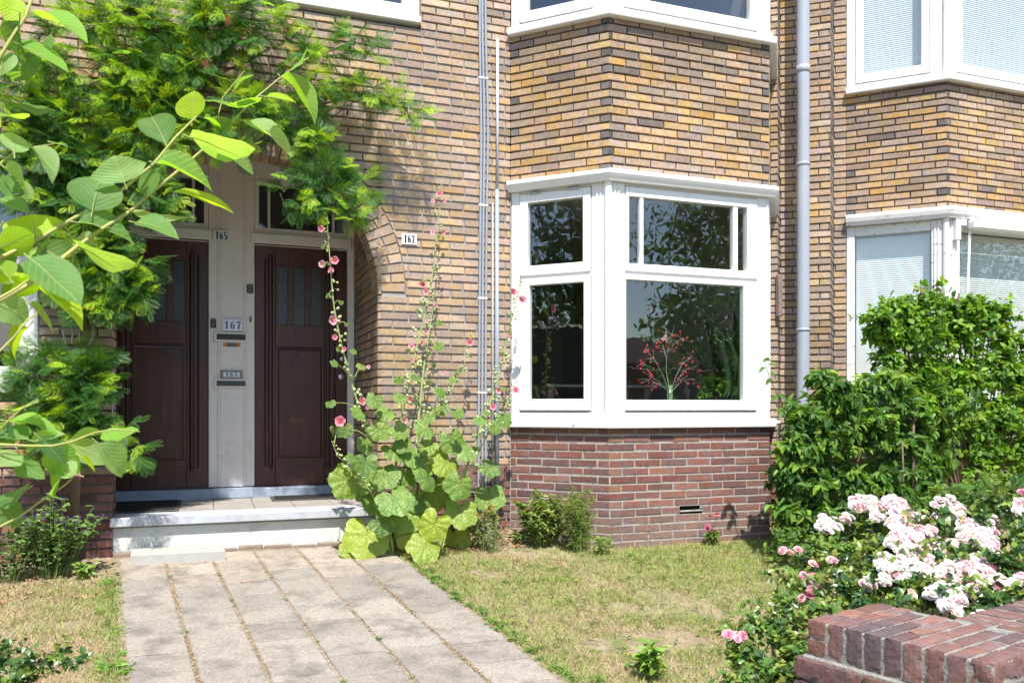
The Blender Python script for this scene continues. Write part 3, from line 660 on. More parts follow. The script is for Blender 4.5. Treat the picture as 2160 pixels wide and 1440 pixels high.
def plate(name, Fr, x0, x1, z0, z1, n, txt, cb, cf, label, cat='house number', frame=None, th=.004, mx_=.12, bold=.22, hh=.72, extra=None, group=None):
    m = M(); lbox(m, Fr, x0, x1, n, n + th, z0, z1, .0015, 0); W = x1 - x0; H = z1 - z0; f0 = n + th + .0006
    a = x0 + W * mx_; b_ = x1 - W * mx_; cw = (b_ - a) / len(txt)
    if frame: 
        for (p, q, r_, s) in frame: m.add(L3(Fr, [x0 + p * W, x0 + q * W, x0 + q * W, x0 + p * W], [n + th + .0004] * 4, [z0 + r_ * H, z0 + r_ * H, z0 + s * H, z0 + s * H]), [[0, 1, 2, 3]], 2)
    for i, c in enumerate(txt): digit(m, Fr, c, a + i * cw + cw * .08, z0 + H * (1 - hh) / 2, cw * .84, H * hh, f0, 1, bold)
    mats = [cb, cf] + ([extra] if extra else [])
    o = m.build(name, mats); return tag(o, label, cat)
MEN = mat('white_enamel', (.72, .73, .72), .25, var=.04, dirt=((.35, .3, .25), 18, .66, .75)); MINK = mat('black_enamel', (.012, .012, .016), .3, var=0); MBLU = mat('blue_glaze', (.03, .05, .25), .3, var=.1); MBRO = mat('brown_glaze', (.22, .06, .03), .3, var=.5, vscale=60); MTW = mat('white_tile_glaze', (.72, .76, .86), .2, var=.02)
def nwd(px0, px1, py0, py1, y): a = ony(px0, py1, y); b_ = ony(px1, py0, y); return a[0], b_[0], a[2], b_[2]
x0, x1, z0, z1 = nwd(449.5, 484, 488.5, 509, YB); plate('house_number_plate', BF, x0, x1, z0, z1, .030, '165', MEN, MINK, 'chipped enamel plate 165 high on the cream post between the doors')
x0, x1, z0, z1 = nwd(847, 879, 494.5, 515, 0); plate('house_number_plate', WF, x0, x1, z0, z1, .004, '167', MEN, MINK, 'white enamel plate 167 on the brick wall right of the arch')
x0, x1, z0, z1 = nwd(470, 511, 673, 699, YB)
dots = [(i / 18 + .008, i / 18 + .040, .015, .085) for i in range(18) if i % 6 not in (0,)] + [(i / 18 + .008, i / 18 + .040, .915, .985) for i in range(18) if i % 6 not in (0,)]
plate('number_tile', BF, x0, x1, z0, z1, .0135, '167', MTW, MBLU, 'blue and white tile panel 167 above the upper letter slot', frame=dots, mx_=.04, bold=.24, hh=.58, extra=MBRO, th=.007)
x0, x1, z0, z1 = nwd(465, 511.5, 781.5, 798.5, YB)
MFRM = mat('patterned_tile_border', (.25, .19, .14), .35, var=.6, vscale=160)
o = M(); lbox(o, BF, x0, x1, .0135, .020, z0, z1, .001, 0); W_ = x1 - x0; H_ = z1 - z0
lbox(o, BF, x0 + W_ * .13, x1 - W_ * .13, .0195, .0205, z0 + H_ * .2, z1 - H_ * .2, .0004, 1)
for i, c in enumerate('165'): digit(o, BF, c, x0 + W_ * (.22 + i * .2), z0 + H_ * .27, W_ * .16, H_ * .50, .0210, 2, .27)
o = o.build('number_tile', [MFRM, MTW, MINK]); tag(o, 'framed white tile panel 165 above the lower letter slot', 'house number')
# sticker
x0, x1, z0, z1 = nwd(471, 507, 723.5, 730.5, YB); MOR = mat('orange_print', (.75, .26, .02), .4, var=0)
o = M(); lbox(o, BF, x0, x1, .0045, .0055, z0, z1, .0003, 0); w_ = x1 - x0; h = z1 - z0
for a in (.02, .76): 
    lbox(o, BF, x0 + w_ * a, x0 + w_ * (a + .22), .0054, .0060, z0 + h * .1, z1 - h * .1, .0001, 1)
    q = x0 + w_ * (a + .02); d_ = w_ * .06; zl, zh = z0 + h * .27, z1 - h * .27
    stroke(o, BF, [(q, zl), (q, zh)], .0012, .0064, 0); stroke(o, BF, [(q, zh), (q + d_ * .7, zl)], .0012, .0065, 0); stroke(o, BF, [(q + d_ * .7, zl), (q + d_ * .7, zh)], .0012, .0066, 0)
    for e in (1, 2):
        q2 = q + d_ * e * 1.08; stroke(o, BF, [(q2, zl), (q2, zh)], .0012, .0064, 0)
        for zz in (zl, (zl + zh) / 2, zh): stroke(o, BF, [(q2, zz), (q2 + d_ * .7, zz)], .0010, .0065, 0)
for k in (.3, .5, .7): stroke(o, BF, [(x0 + w_ * .30, z0 + h * k), (x0 + w_ * .70, z0 + h * k)], .0012, .0062, 2)
o = o.build('mail_sticker', [MINK, MOR, P((.5, .5, .5))]); tag(o, 'black sticker with orange ends just under the upper letter slot', 'sticker')
# doorbells
for (p0, p1, q0, q1, lab) in ((444, 456, 672.5, 691.5, 'black doorbell low on the cream post beside the left door'), (521, 534, 600, 618.5, 'black doorbell higher on the cream post beside the right door')):
    x0, x1, z0, z1 = nwd(p0, p1, q0, q1, YB); t = thing('doorbell', lab, 'doorbell', ((x0 + x1) / 2, YB - .01, (z0 + z1) / 2))
    m = M(); lbox(m, BF, x0, x1, .001, .018, z0, z1, .007); part(m, 'housing', [MBLACK], t)
    m = M(); lathe(m, ((x0 + x1) / 2, YB - .0175, z0 * .45 + z1 * .55), [(.008, 0), (.008, .0015), (.006, .0025), (.0005, .0025)], axis=(0, -1, 0), sides=14); part(m, 'button', [P((.06, .06, .07))], t)
x0, x1, z0, z1 = nwd(525.5, 531, 667, 680, YB); m = M(); lbox(m, BF, x0, x1, .001, .010, z0, z1, .003); lbox(m, BF, x0 + .003, x1 - .003, .0095, .012, z0 + .004, z1 - .004, .001, 1)
o = m.build('old_bell_plate', [MCREAM, P((.10, .08, .05))]); tag(o, 'small worn brown bell plate on the post beside the right door', 'bell plate')
# doormats
def mat_obj(x0, x1, y0, y1, lab):
    t = thing('doormat', lab, 'doormat', ((x0 + x1) / 2, (y0 + y1) / 2, STEPZ)); m = M(); box(m, x0 + .03, x1 - .03, y0 + .03, y1 - .03, STEPZ, STEPZ + .012, .003); part(m, 'pile', [MRUB], t)
    m = M(); e = STEPZ + .007
    box(m, x0, x1, y0, y0 + .029, STEPZ, e, .003); box(m, x0, x1, y1 - .029, y1, STEPZ, e, .003); box(m, x0, x0 + .029, y0 + .0295, y1 - .0295, STEPZ, e, .003); box(m, x1 - .029, x1, y0 + .0295, y1 - .0295, STEPZ, e, .003); part(m, 'rubber_edge', [MRUBE], t)
def onstep(px, py): v = ray(px, py); Z = (STEPZ - CAM[2]) / v[2]; return CAM + v * Z
a = onstep(375, 1053); b_ = onstep(388, 1074); mat_obj(-.80, (a[0] + b_[0]) / 2, .26, .96, 'black doormat before the left door, reaching the porch edge')
a = onstep(562, 1046); b_ = onstep(580, 1056); mat_obj((a[0] + b_[0]) / 2, 1.10, b_[1], .985, 'black doormat with rubber edge before the right door')
# loose slab below the step
a, b_, c_ = ong(274, 1190), ong(476, 1185), ong(283, 1160)
m = M(); z_ = float(gz(0, -.2)); 
x0, x1, y0, y1 = a[0] + .005, b_[0], -.30, -.035; m2 = [[x0, y0, z_ - .03], [x1 + .0, y0 - .015, z_ - .03], [x1 - .025, y1 - .01, z_ - .03], [x0 - .02, y1, z_ - .03]]
T_ = [[p[0], p[1], z_ + .052] for p in m2]; i_ = np.array(T_); cc = i_.mean(0); it = cc + (i_ - cc) * np.array([.985, .975, 1]) + np.array([0, 0, .004])
m.add(np.r_[m2, T_, it], [[8, 9, 10, 11]] + [[k, (k + 1) % 4, 4 + (k + 1) % 4, 4 + k] for k in range(4)] + [[4 + k, 4 + (k + 1) % 4, 8 + (k + 1) % 4, 8 + k] for k in range(4)])
MSLAB = mat('grey_slab', (.40, .39, .36), .85, var=.12, vscale=10, bump=.002, bscale=140)
o = m.build('concrete_slab', [MSLAB]); tag(o, 'loose pale concrete slab lying on the path below the porch step', 'slab')
# ---------------------------------------------------------------- pipes on the wall
dp = thing('drainpipe', 'thick grey plastic drainpipe between the two bay windows', 'drainpipe', (4.77, -.19, 0))
m = M(); tube(m, [[4.77, -.19, -.2], [4.77, -.19, 5.3]], .054, 28, cap=False); o = part(m, 'pipe', [MPVC], dp, True)
for (py0, py1) in ((140, 155), (344, 351), (693, 699)):
    z0, z1 = ony(1695, py1, -.19)[2], ony(1695, py0, -.19)[2]; m = M(); lathe(m, (4.77, -.19, z0), [(.054, 0), (.0575, .001), (.0575, z1 - z0), (.054, z1 - z0 + .001)], sides=28); part(m, 'pipe_collar', [MPVC], dp, True)
pk = M(); a, b_ = ony(1648, 668, -.06), ony(1658, 580, -.06); MWD = mat('grey_weathered_wood', (.22, .17, .14), .9, var=.5, vscale=6, stretch=(18, 18, 1), bump=.002)
z0, z1 = a[2], b_[2]; box(pk, 4.60, 4.645, -.085, -.04, z0, z1, .006); o = pk.build('wooden_batten', [MWD]); tag(o, 'short weathered wooden batten fixed upright beside the drainpipe', 'batten')
m_cl = [(165, 0), (433, 0), (629, 0), (828, 0)]
grp = 'grey conduits running up the wall left of the bay'
cx_ = [[(1012, -20), (1012, 120), (1016, 260), (1014, 390), (1012, 620), (1010, 830), (1009, 1100)], [(1017, -20), (1018, 120), (1023, 270), (1020, 390), (1018, 620), (1017, 830), (1018, 1100)], [(1023.5, -20), (1025, 120), (1031, 280), (1027, 390), (1025, 620), (1024, 830), (1025, 1100)]]
labs = ['thin grey conduit bowing on the brick wall, farthest from the bay of the clipped three', 'thin grey conduit in the middle of the clipped three', 'thin grey conduit nearest the bay of the clipped three']
for c, lab in zip(cx_, labs):
    pts = [ony(px, py, -.022) for px, py in c]; z = [p[2] for p in pts][::-1]; x = [p[0] for p in pts][::-1]; zz = np.linspace(z[0], z[-1], 40)
    xx = np.interp(zz, z, x); xx = np.convolve(np.pad(xx, 3, 'edge'), np.ones(7) / 7, 'valid'); t = thing('conduit', lab, 'conduit', (xx[0], -.02, 0), grp)
    m = M(); tube(m, np.c_[xx, np.full(40, -.022), zz], .0095, 10, cap=False); part(m, 'pipe', [MPVC2], t, True)
    for py in (165, 433, 629, 828):
        zc = ony(1018, py, -.02)[2]; xc = np.interp(zc, zz, xx); m = M(); lathe(m, (xc, -.022, zc - .008), [(.010, 0), (.0125, .001), (.0125, .015), (.010, .016)], sides=10); box(m, xc - .008, xc + .008, -.014, 0, zc - .007, zc + .007, .001); part(m, 'clip', [MWPL], t)
t = thing('conduit', 'straight grey pipe with a paler thin upper length beside the bay corner', 'conduit', (2.04, -.03, 0), grp)
a = ony(1049, 400, -.03); zt = ony(1050, 82, -.03)[2]; m = M(); tube(m, [[a[0], -.03, a[2]], [a[0] + .002, -.03, zt]], .011, 12); part(m, 'pipe', [mat('pale_conduit', (.55, .57, .62), .4, var=.05)], t, True)
m = M(); tube(m, [[a[0] - .004, -.03, -.05], [a[0] - .002, -.03, a[2]]], .0165, 12); part(m, 'pipe', [MPVC2], t, True)
m = M(); tube(m, [[a[0] - .034, -.02, -.05], [a[0] - .034, -.02, a[2] - .1]], .009, 10); part(m, 'pipe', [MPVC2], t, True)
# ---------------------------------------------------------------- ground, path, lawn
def nz2(x, y, s=1., seed=0):
    r_ = np.random.RandomState(seed); v = 0
    for k in range(7):
        a = r_.uniform(0, 6.28); f = s * (1.35 ** k) * 2.2; v = v + np.sin(f * (x * math.cos(a) + y * math.sin(a)) + r_.uniform(0, 6.28)) / (1.15 ** k)
    return v / 3.2
xs = np.r_[-70, -30, -12, -6, np.arange(-4, 9, .16), 10, 14, 30, 70]; ys = np.r_[-70, -40, -25, -14, -9, -7, np.arange(-6, .31, .12), .6]
X_, Y_ = np.meshgrid(xs, ys); Z_ = gz(X_, Y_) + .006 * nz2(X_, Y_, 2.) * (Y_ > -6) - .018
V = np.c_[X_.ravel(), Y_.ravel(), Z_.ravel()]; nx_ = len(xs)
f = [[j * nx_ + i, j * nx_ + i + 1, (j + 1) * nx_ + i + 1, (j + 1) * nx_ + i] for j in range(len(ys) - 1) for i in range(nx_ - 1)]
MSOIL = mat('dry_soil_and_straw', (.30, .235, .15), .95, var=.35, vscale=14, bump=.012, bscale=70, dirt=((.16, .17, .06), 5, .5, .66))
m = M(); m.add(V, f); g = m.build('ground', [MSOIL], smooth=True); g['kind'] = 'structure'
MTILEP = mat('concrete_paver', attr=True, rough=.92, var=.42, vscale=85, bump=.004, bscale=120, dirt=((.155, .14, .12), 5, .47, .70), spec=.2)
EDG = [-.485, -.209, .073, .356, .646, .938, 1.245]
def px_(k, y): return np.asarray(EDG)[k] + .116 * (-1 - y)
m = M(); PI_ = .253
for k in range(6):
    y = -.075 - R.uniform(0, .04) + (k in (0, 5)) * -.02
    while y > -5.3:
        y1 = y - PI_; jt = .0050; ja = .009
        a, b_, c, d = (px_(k, y) + ja, y - jt), (px_(k + 1, y) - ja, y - jt), (px_(k + 1, y1) - ja, y1 + jt), (px_(k, y1) + ja, y1 + jt)
        q = np.array([d, c, b_, a]); zt = gz(q[:, 0], q[:, 1]) - .001 + R.uniform(-.0025, .0025) + NR.uniform(-.0012, .0012, 4); cc = q.mean(0); inn = cc + (q - cc) * (1 - .004 / .13)
        t = R.uniform(.86, 1.08); col = np.array([.315, .278, .242]) * t
        if y > -.6: col = col * 1.08 + np.array([.03, .015, -.0])
        V = np.r_[np.c_[inn, zt], np.c_[q, zt - .003], np.c_[q, zt - .05]]
        m.add(V, [[0, 1, 2, 3]] + [[4 * e + kk, 4 * e + 4 + kk, 4 * e + 4 + (kk + 1) % 4, 4 * e + (kk + 1) % 4] for e in (0, 1) for kk in range(4)], 0, col); y = y1
# rough brick footing along the step
x = -.62
while x < 1.08:
    w_ = R.uniform(.16, .22); box(m, x, x + w_ - .01, -.055 + R.uniform(-.01, .01), -.004, -.12, float(gz(x, 0)) + R.uniform(.0, .022), .005, 0, np.array([.26, .19, .15]) * R.uniform(.8, 1.15)); x += w_
o = m.build('path', [MTILEP]); o['kind'] = 'structure'
MJNT = mat('sandy_joint', (.30, .24, .17), .95, var=.45, vscale=40, bump=.004, bscale=200, dirt=((.14, .11, .07), 30, .5, .65))
m = M(); q = [(px_(0, .0) - .02, .0), (px_(0, -5.3) - .02, -5.3), (px_(6, -5.3) + .02, -5.3), (px_(6, 0) + .02, 0)]
yy = np.linspace(0, -5.3, 40); V = np.r_[np.c_[px_(0, yy) - .02, yy, G0 + GS * yy - .007], np.c_[px_(6, yy) + .02, yy, G0 + GS * yy - .007]]
m.add(V, [[i, 40 + i, 41 + i, i + 1][::-1] for i in range(39)]); o = m.build('path_bedding', [MJNT]); o['kind'] = 'structure'
# ---- leaves and blades, many at once
def frames(D, Nn):
    D = D / (np.linalg.norm(D, axis=1)[:, None] + 1e-9); S = np.cross(Nn, D); S /= np.linalg.norm(S, axis=1)[:, None] + 1e-9; Nn = np.cross(D, S); return D, S, Nn
def place(m, T, P_, D, Nn, L, W=None, mat_=0, col=None):
    """T=(verts,faces[,face shade]) with x along the leaf, y across, z up; unit size"""
    tv, tf = T[0], T[1]; n = len(P_)
    if n == 0: return
    D, S, Nn = frames(D, Nn); L = np.broadcast_to(np.asarray(L, float), (n,)); W = L if W is None else np.broadcast_to(np.asarray(W, float), (n,))
    V = P_[:, None, :] + (tv[None, :, 0, None] * L[:, None, None]) * D[:, None, :] + (tv[None, :, 1, None] * W[:, None, None]) * S[:, None, :] + (tv[None, :, 2, None] * L[:, None, None]) * Nn[:, None, :]
    k = len(tv); uvt = np.tile(tv[:, :2], (n, 1)); off = (np.arange(n) * k)[:, None, None]
    for fi, fs in enumerate(tf if isinstance(tf, list) else [tf]):
        fs = np.asarray(fs); ff = (fs[None] + off).reshape(-1, fs.shape[1]); cc = np.repeat(np.broadcast_to(col, (n, 3)), len(fs), axis=0)
        if len(T) > 2: cc = cc * np.tile(T[2][fi], (n, 1)).reshape(-1, 3) if np.ndim(T[2][fi]) > 1 else cc
        if fi == 0: m.add(V.reshape(-1, 3), ff, mat_, cc, uvt)
        else: m.f.append((ff + m.n - n * k, np.full(len(ff), mat_), cc))
def leafT(K=3, prof=None, fold=.12, curl=-.12, wave=0.):
    prof = prof or (lambda t: math.sin(math.pi * t ** .8) ** .8 * .5); v = []; f = []
    for i in range(K + 1):
        t = i / K; w_ = prof(t) if 0 < i < K else .012; z = curl * t * t + wave * math.sin(9 * t)
        v += [[t, -w_, z + fold * w_ * 2], [t, 0, z], [t, w_, z + fold * w_ * 2 + wave * math.cos(11 * t)]]
    for i in range(K):
        a = 3 * i; f += [[a, a + 3, a + 4, a + 1], [a + 1, a + 4, a + 5, a + 2]]
    return np.array(v), np.array(f)[:, ::-1]
BL = (np.array([[0, -.5, 0], [0, .5, 0], [.55, .38, .10], [.55, -.38, .10], [1, 0, .05]]), [np.array([[0, 3, 2, 1]]), np.array([[3, 4, 2]])])
MGR = mat('grass', attr=True, rough=.6, var=0, trans=.25, tcol=(1.3, 1.3, .7), spec=.3)
STRAW = np.array([.52, .41, .25]); BRN = np.array([.26, .15, .09]); GRN = np.array([.15, .29, .05]); YG = np.array([.36, .44, .09]); DG = np.array([.08, .14, .04])
def mixc(a, b_, t): return a * (1 - t)[:, None] + b_ * t[:, None]
def lawn(name, xy, green, Lr=(.014, .040), Wr=(.0018, .0036), flat=(.25, 1.1)):
    n = len(xy); x, y = xy[:, 0], xy[:, 1]; r1 = NR.rand(n); g_ = np.clip(green + NR.normal(0, .28, n), 0, 1)
    c = mixc(STRAW[None] * NR.uniform(.75, 1.2, (n, 1)), mixc(GRN[None] * NR.uniform(.7, 1.3, (n, 1)), YG[None] * NR.uniform(.8, 1.2, (n, 1)), NR.rand(n)), (g_ > .5).astype(float) * NR.uniform(.6, 1, n))
    b_ = NR.rand(n) < .10; c[b_] = BRN * NR.uniform(.7, 1.3, (b_.sum(), 1))
    a = NR.uniform(0, 6.283, n); h = np.where(g_ > .5, NR.uniform(.5, 1.6, n), NR.uniform(*flat, n)); D = np.c_[np.cos(a), np.sin(a), h]
    Nn = np.c_[-np.cos(a) * h, -np.sin(a) * h, np.ones(n)] + NR.normal(0, .5, (n, 3)); L = NR.uniform(*Lr, n) * np.where(g_ > .5, 1.15, .9)
    m = M(); place(m, BL, np.c_[x, y, gz(x, y) - .016], D, Nn, L, NR.uniform(*Wr, n), 0, c); o = m.build(name, [MGR]); o['kind'] = 'stuff'; return o
def sample(n, x0, x1, y0, y1, keep):
    p = np.c_[NR.uniform(x0, x1, n), NR.uniform(y0, y1, n)]; return p[keep(p[:, 0], p[:, 1])]
edge = lambda y: px_(6, y)
def keepR(x, y):
    bayf = np.where(x < 2.161, .0, np.where(x < 2.726, -(x - 2.161), np.where(x < 4.14, -.565, -.0)))
    bare = nz2(x, y, 1.5, 3) < -.62
    spot = ((x - 2.02) / .34) ** 2 + ((y + 2.35) / .17) ** 2 < 1 + .6 * nz2(x, y, 5, 4)
    den = np.where(bare, .25, 1) * np.where(spot, .10, 1) * np.where(x > 2.3, np.clip((bayf - y) / .10, .35, 1), np.clip((-.18 - y) / .35, .05, 1)) * np.clip((x - edge(y) + .035) / .06, 0, 1)
    return (NR.rand(len(x)) < den) & (x > edge(y) - .012 + .022 * nz2(x, y, 9)) & (y < bayf - .01)
xy = sample(230000, .9, 5.4, -3.9, -.1, keepR)
gr = .56 + .45 * nz2(xy[:, 0], xy[:, 1], 1.5, 9) + .25 * nz2(xy[:, 0], xy[:, 1], 5., 12) + .30 * np.clip((xy[:, 0] - 1.9) / 1.6, -.6, 1) + .12 * np.clip((xy[:, 1] + 2) / 1, -1, 1)
gr += .35 * np.exp(-((xy[:, 0] - edge(xy[:, 1]) - .04) / .05) ** 2)
lawn('lawn_grass', xy, gr)
left = lambda y: px_(0, y)
def keepL(x, y): return (x < left(y) - .0) & (NR.rand(len(x)) < np.where(nz2(x, y, 2, 5) < -.5, .3, 1) * np.clip((-.35 - y) / .4, .1, 1))
xy = sample(80000, -1.9, -.2, -3.3, -.25, keepL)
gr = .34 + .42 * nz2(xy[:, 0], xy[:, 1], 1.7, 19) + .2 * nz2(xy[:, 0], xy[:, 1], 6., 22) + .6 * np.exp(-((xy[:, 0] - left(xy[:, 1]) + .05) / .07) ** 2)
o = lawn('lawn_grass', xy, gr); 
# weeds along the lawn edges and tufts and litter in the joints
T3 = leafT(2, fold=.1, curl=-.25)
MWEED = mat('weed_leaf', attr=True, rough=.5, var=0, trans=.3, spec=.4)
m = M()
def tuft(x, y, n, L, col, up=.7, W=.16):
    a = NR.uniform(0, 6.283, n); D = np.c_[np.cos(a), np.sin(a), NR.uniform(.1, up, n)]; z = float(gz(x, y)); P_ = np.c_[np.full(n, x) + NR.normal(0, L * .25, n), np.full(n, y) + NR.normal(0, L * .25, n), np.full(n, z + .0)]
    place(m, T3, P_, D, np.tile([0, 0, 1.], (n, 1)) + NR.normal(0, .2, (n, 3)), NR.uniform(.5, 1.1, n) * L, NR.uniform(.5, 1.1, n) * L * W * 2, 0, col * NR.uniform(.7, 1.3, (n, 1)))
WG = np.array([.14, .26, .045])
for i in range(60):
    y = R.choice((R.uniform(-3.3, -.4), R.gauss(-1.9, .15), R.gauss(-.75, .1))); tuft(float(left(y)) - abs(R.gauss(0, .08)) + .01, y, R.randint(4, 14), R.uniform(.015, .045), WG * R.uniform(.8, 1.6))
for i in range(90):
    y = R.uniform(-3.6, -.75); tuft(float(edge(y)) + abs(R.gauss(0, .05)), y, R.randint(5, 18), R.uniform(.02, .05), WG)
for k in range(1, 6):
    for i in range(7):
        y = R.uniform(-3.1, -.3); tuft(float(px_(k, y)), y, R.randint(4, 12), R.uniform(.012, .03), WG * 1.1)
for i in range(1100):
    x = R.uniform(1.3, 5.); y = R.uniform(-3.2, -.7)
    if x > edge(y) + .1: tuft(x, y, R.randint(5, 12), R.uniform(.018, .045), (WG if R.random() < .6 else np.array([.30, .36, .07])) * R.uniform(.8, 1.4), W=.05 if R.random() < .7 else .14)
o = m.build('edge_weeds', [MWEED]); o['kind'] = 'stuff'
m = M(); MLIT = mat('plant_litter', attr=True, rough=.9, var=0)
n = 15000; kk = NR.randint(1, 6, n); y = -NR.uniform(.05, 4.2, n); x = np.array(EDG)[kk] + .116 * (-1 - y) + NR.normal(0, .006, n) + (NR.rand(n) < .12) * NR.normal(0, .07, n)
dens = np.array([0, 1., .55, .3, .3, 1.])[kk] * (.35 + .65 * (nz2(x * 3, y, 2.5, 31) > 0)); ok = NR.rand(n) < dens; x, y = x[ok], y[ok]; n = len(x)
a = NR.uniform(0, 6.283, n); place(m, BL, np.c_[x, y, gz(x, y) + .001], np.c_[np.cos(a), np.sin(a), NR.uniform(0, .25, n)], np.tile([0, 0, 1.], (n, 1)) + NR.normal(0, .3, (n, 3)), NR.uniform(.006, .02, n), NR.uniform(.0015, .004, n), 0, np.array([[.42, .29, .16]]) * NR.uniform(.35, 1.4, (n, 1)))
n = 420; y = -NR.uniform(.02, .5, n) ** 1.0 - .02; x = NR.uniform(-.55, 1.1, n); a = NR.uniform(0, 6.283, n); c = np.where(NR.rand(n, 1) < .4, [[.32, .07, .03]], [[.55, .34, .12]])
place(m, BL, np.c_[x, y, gz(x, y) + .002], np.c_[np.cos(a), np.sin(a), np.full(n, .05)], np.tile([0, 0, 1.], (n, 1)) + NR.normal(0, .3, (n, 3)), NR.uniform(.008, .035, n), NR.uniform(.0012, .003, n), 0, c)
n = 500; y = -NR.uniform(.5, 3.4, n); x = px_(0, y) + NR.uniform(0, 1, n) * 1.7; a = NR.uniform(0, 6.283, n)
place(m, BL, np.c_[x, y, gz(x, y) + .002], np.c_[np.cos(a), np.sin(a), np.full(n, .05)], np.tile([0, 0, 1.], (n, 1)) + NR.normal(0, .3, (n, 3)), NR.uniform(.004, .028, n), NR.uniform(.001, .0022, n), 0, np.array([[.16, .10, .06]]) * NR.uniform(.5, 2, (n, 1)))
n = 700; x = NR.uniform(1.15, 2.1, n); y = -NR.uniform(.03, .5, n); a = NR.uniform(0, 6.283, n)
place(m, leafT(2), np.c_[x, y, gz(x, y) + .004], np.c_[np.cos(a), np.sin(a), NR.uniform(0, .4, n)], np.tile([0, 0, 1.], (n, 1)) + NR.normal(0, .5, (n, 3)), NR.uniform(.01, .05, n), NR.uniform(.01, .03, n), 0, np.array([[.30, .15, .07]]) * NR.uniform(.4, 1.4, (n, 1)))
n = 500; x = NR.uniform(-1.6, -.55, n); y = -NR.uniform(.2, .95, n); a = NR.uniform(0, 6.283, n)
place(m, leafT(2), np.c_[x, y, gz(x, y) + .0], np.c_[np.cos(a), np.sin(a), NR.uniform(0, .4, n)], np.tile([0, 0, 1.], (n, 1)) + NR.normal(0, .5, (n, 3)), NR.uniform(.01, .035, n), NR.uniform(.004, .02, n), 0, np.array([[.34, .20, .10]]) * NR.uniform(.4, 1.4, (n, 1)))
o = m.build('plant_litter', [MLIT]); o['kind'] = 'stuff'
# dry red frond twigs lying on the paving
def redfrond(px, py, L, ang, lab):
    p = ong(px, py); z = float(gz(p[0], p[1])) + .004; m = M(); d = np.array([math.cos(ang), math.sin(ang), 0]); pts = [p[:2].tolist() + [z], (p[:2] + d[:2] * L * .5).tolist() + [z + .004], (p[:2] + d[:2] * L + [0, .01]).tolist() + [z]]
    tube(m, pts, .0009, 4, 0, (.25, .06, .03)); n = 26; t = NR.rand(n); s = np.where(np.arange(n) % 2, 1, -1); P_ = np.array(pts[0])[None] * (1 - t)[:, None] + np.array(pts[2])[None] * t[:, None] + [0, 0, .002]
    D = d[None] * .5 + np.c_[-d[1] * s, d[0] * s, np.full(n, .15)]; place(m, BL, P_, D, np.tile([0, 0, 1.], (n, 1)), .013, .003, 0, np.array([[.33, .07, .04]]) * NR.uniform(.7, 1.3, (n, 1))); o = m.build('fallen_frond', [MLIT]); tag(o, lab, 'frond')
redfrond(505, 1230, .11, .1, 'dried red frond lying on the middle of the paving'); redfrond(410, 1190, .09, .4, 'dried red frond at the foot of the loose slab')
# ---------------------------------------------------------------- garden wall of dark red brick at the street
GW = thing('garden_wall', 'low dark red brick garden wall with a rowlock top, nearest the viewer', 'garden wall', (1.95, -4.3, 0))
ZT = .310; Apt = np.array([1.626, -4.051]); Cpt = np.array([1.757, -4.553]); ad = np.array([1.977, -4.005]) - Apt; ad = ad / np.linalg.norm(ad); ac = Cpt - Apt; LAC = np.linalg.norm(ac); ac = ac / LAC
ad = np.array([-ac[1], ac[0]]) if np.dot([-ac[1], ac[0]], ad) > 0 else np.array([ac[1], -ac[0]])
def G(u, v): return Apt + ac * u + ad * v      # u from the far left corner towards the street, v to the right
MWB = brick_mat('weathered_brick', .0035, 70)
def pal_gw(k=1.): c = [(.235, .115, .09), (.20, .10, .08), (.165, .088, .078), (.26, .13, .095), (.13, .082, .08)][R.randrange(5)]; return np.array(c) * R.uniform(.76, 1.02) * k
def slabbrick(m, u0, u1, v0, v1, z0, z1, col, j=.0009, b=.0025):
    c = np.array([(u0 + u1) / 2, (v0 + v1) / 2, (z0 + z1) / 2]); h = np.array([u1 - u0, v1 - v0, z1 - z0]) / 2; k = 4; V = []; F_ = []
    n = 6   # rounded, chipped box: project a subdivided cube
    for ax_ in range(3):
        for s in (-1, 1):
            o1, o2 = [(1, 2), (2, 0), (0, 1)][ax_]; base = len(V)
            n1 = max(3, int(h[o1] * 2 / .012)); n2 = max(3, int(h[o2] * 2 / .012))
            for i in range(n1 + 1):
                for jj in range(n2 + 1):
                    p = np.zeros(3); p[ax_] = s * h[ax_]; p[o1] = (i / n1 * 2 - 1) * h[o1]; p[o2] = (jj / n2 * 2 - 1) * h[o2]
                    q = np.clip(p, -(h - b), h - b); dlt = p - q; L = np.linalg.norm(dlt); 
                    if L > 0: p = q + dlt / L * b
                    w_ = p + c; nz_ = .55 * math.sin(w_[0] * 91 + w_[1] * 57 + w_[2] * 113) + .45 * math.sin(w_[0] * 190 - w_[1] * 223 + w_[2] * 151 + 1) ; e = (np.abs(p) > h - b * 1.6).sum()
                    p = p * (1 + (nz_ - .4) * j / h * (.35 if e < 2 else 1.8)); V.append(p + c)
            for i in range(n1):
                for jj in range(n2):
                    a = base + i * (n2 + 1) + jj; f_ = [a, a + n2 + 1, a + n2 + 2, a + 1]; F_.append(f_ if s > 0 else f_[::-1])
    V = np.array(V); W_ = Apt[None] + V[:, 0:1] * ac + V[:, 1:2] * ad; m.add(np.c_[W_, V[:, 2]], np.array(F_)[:, ::-1], 0, col)
m = M(); RH = .100; wt = .060; nb = 9; PW_ = .36; E_off = .25
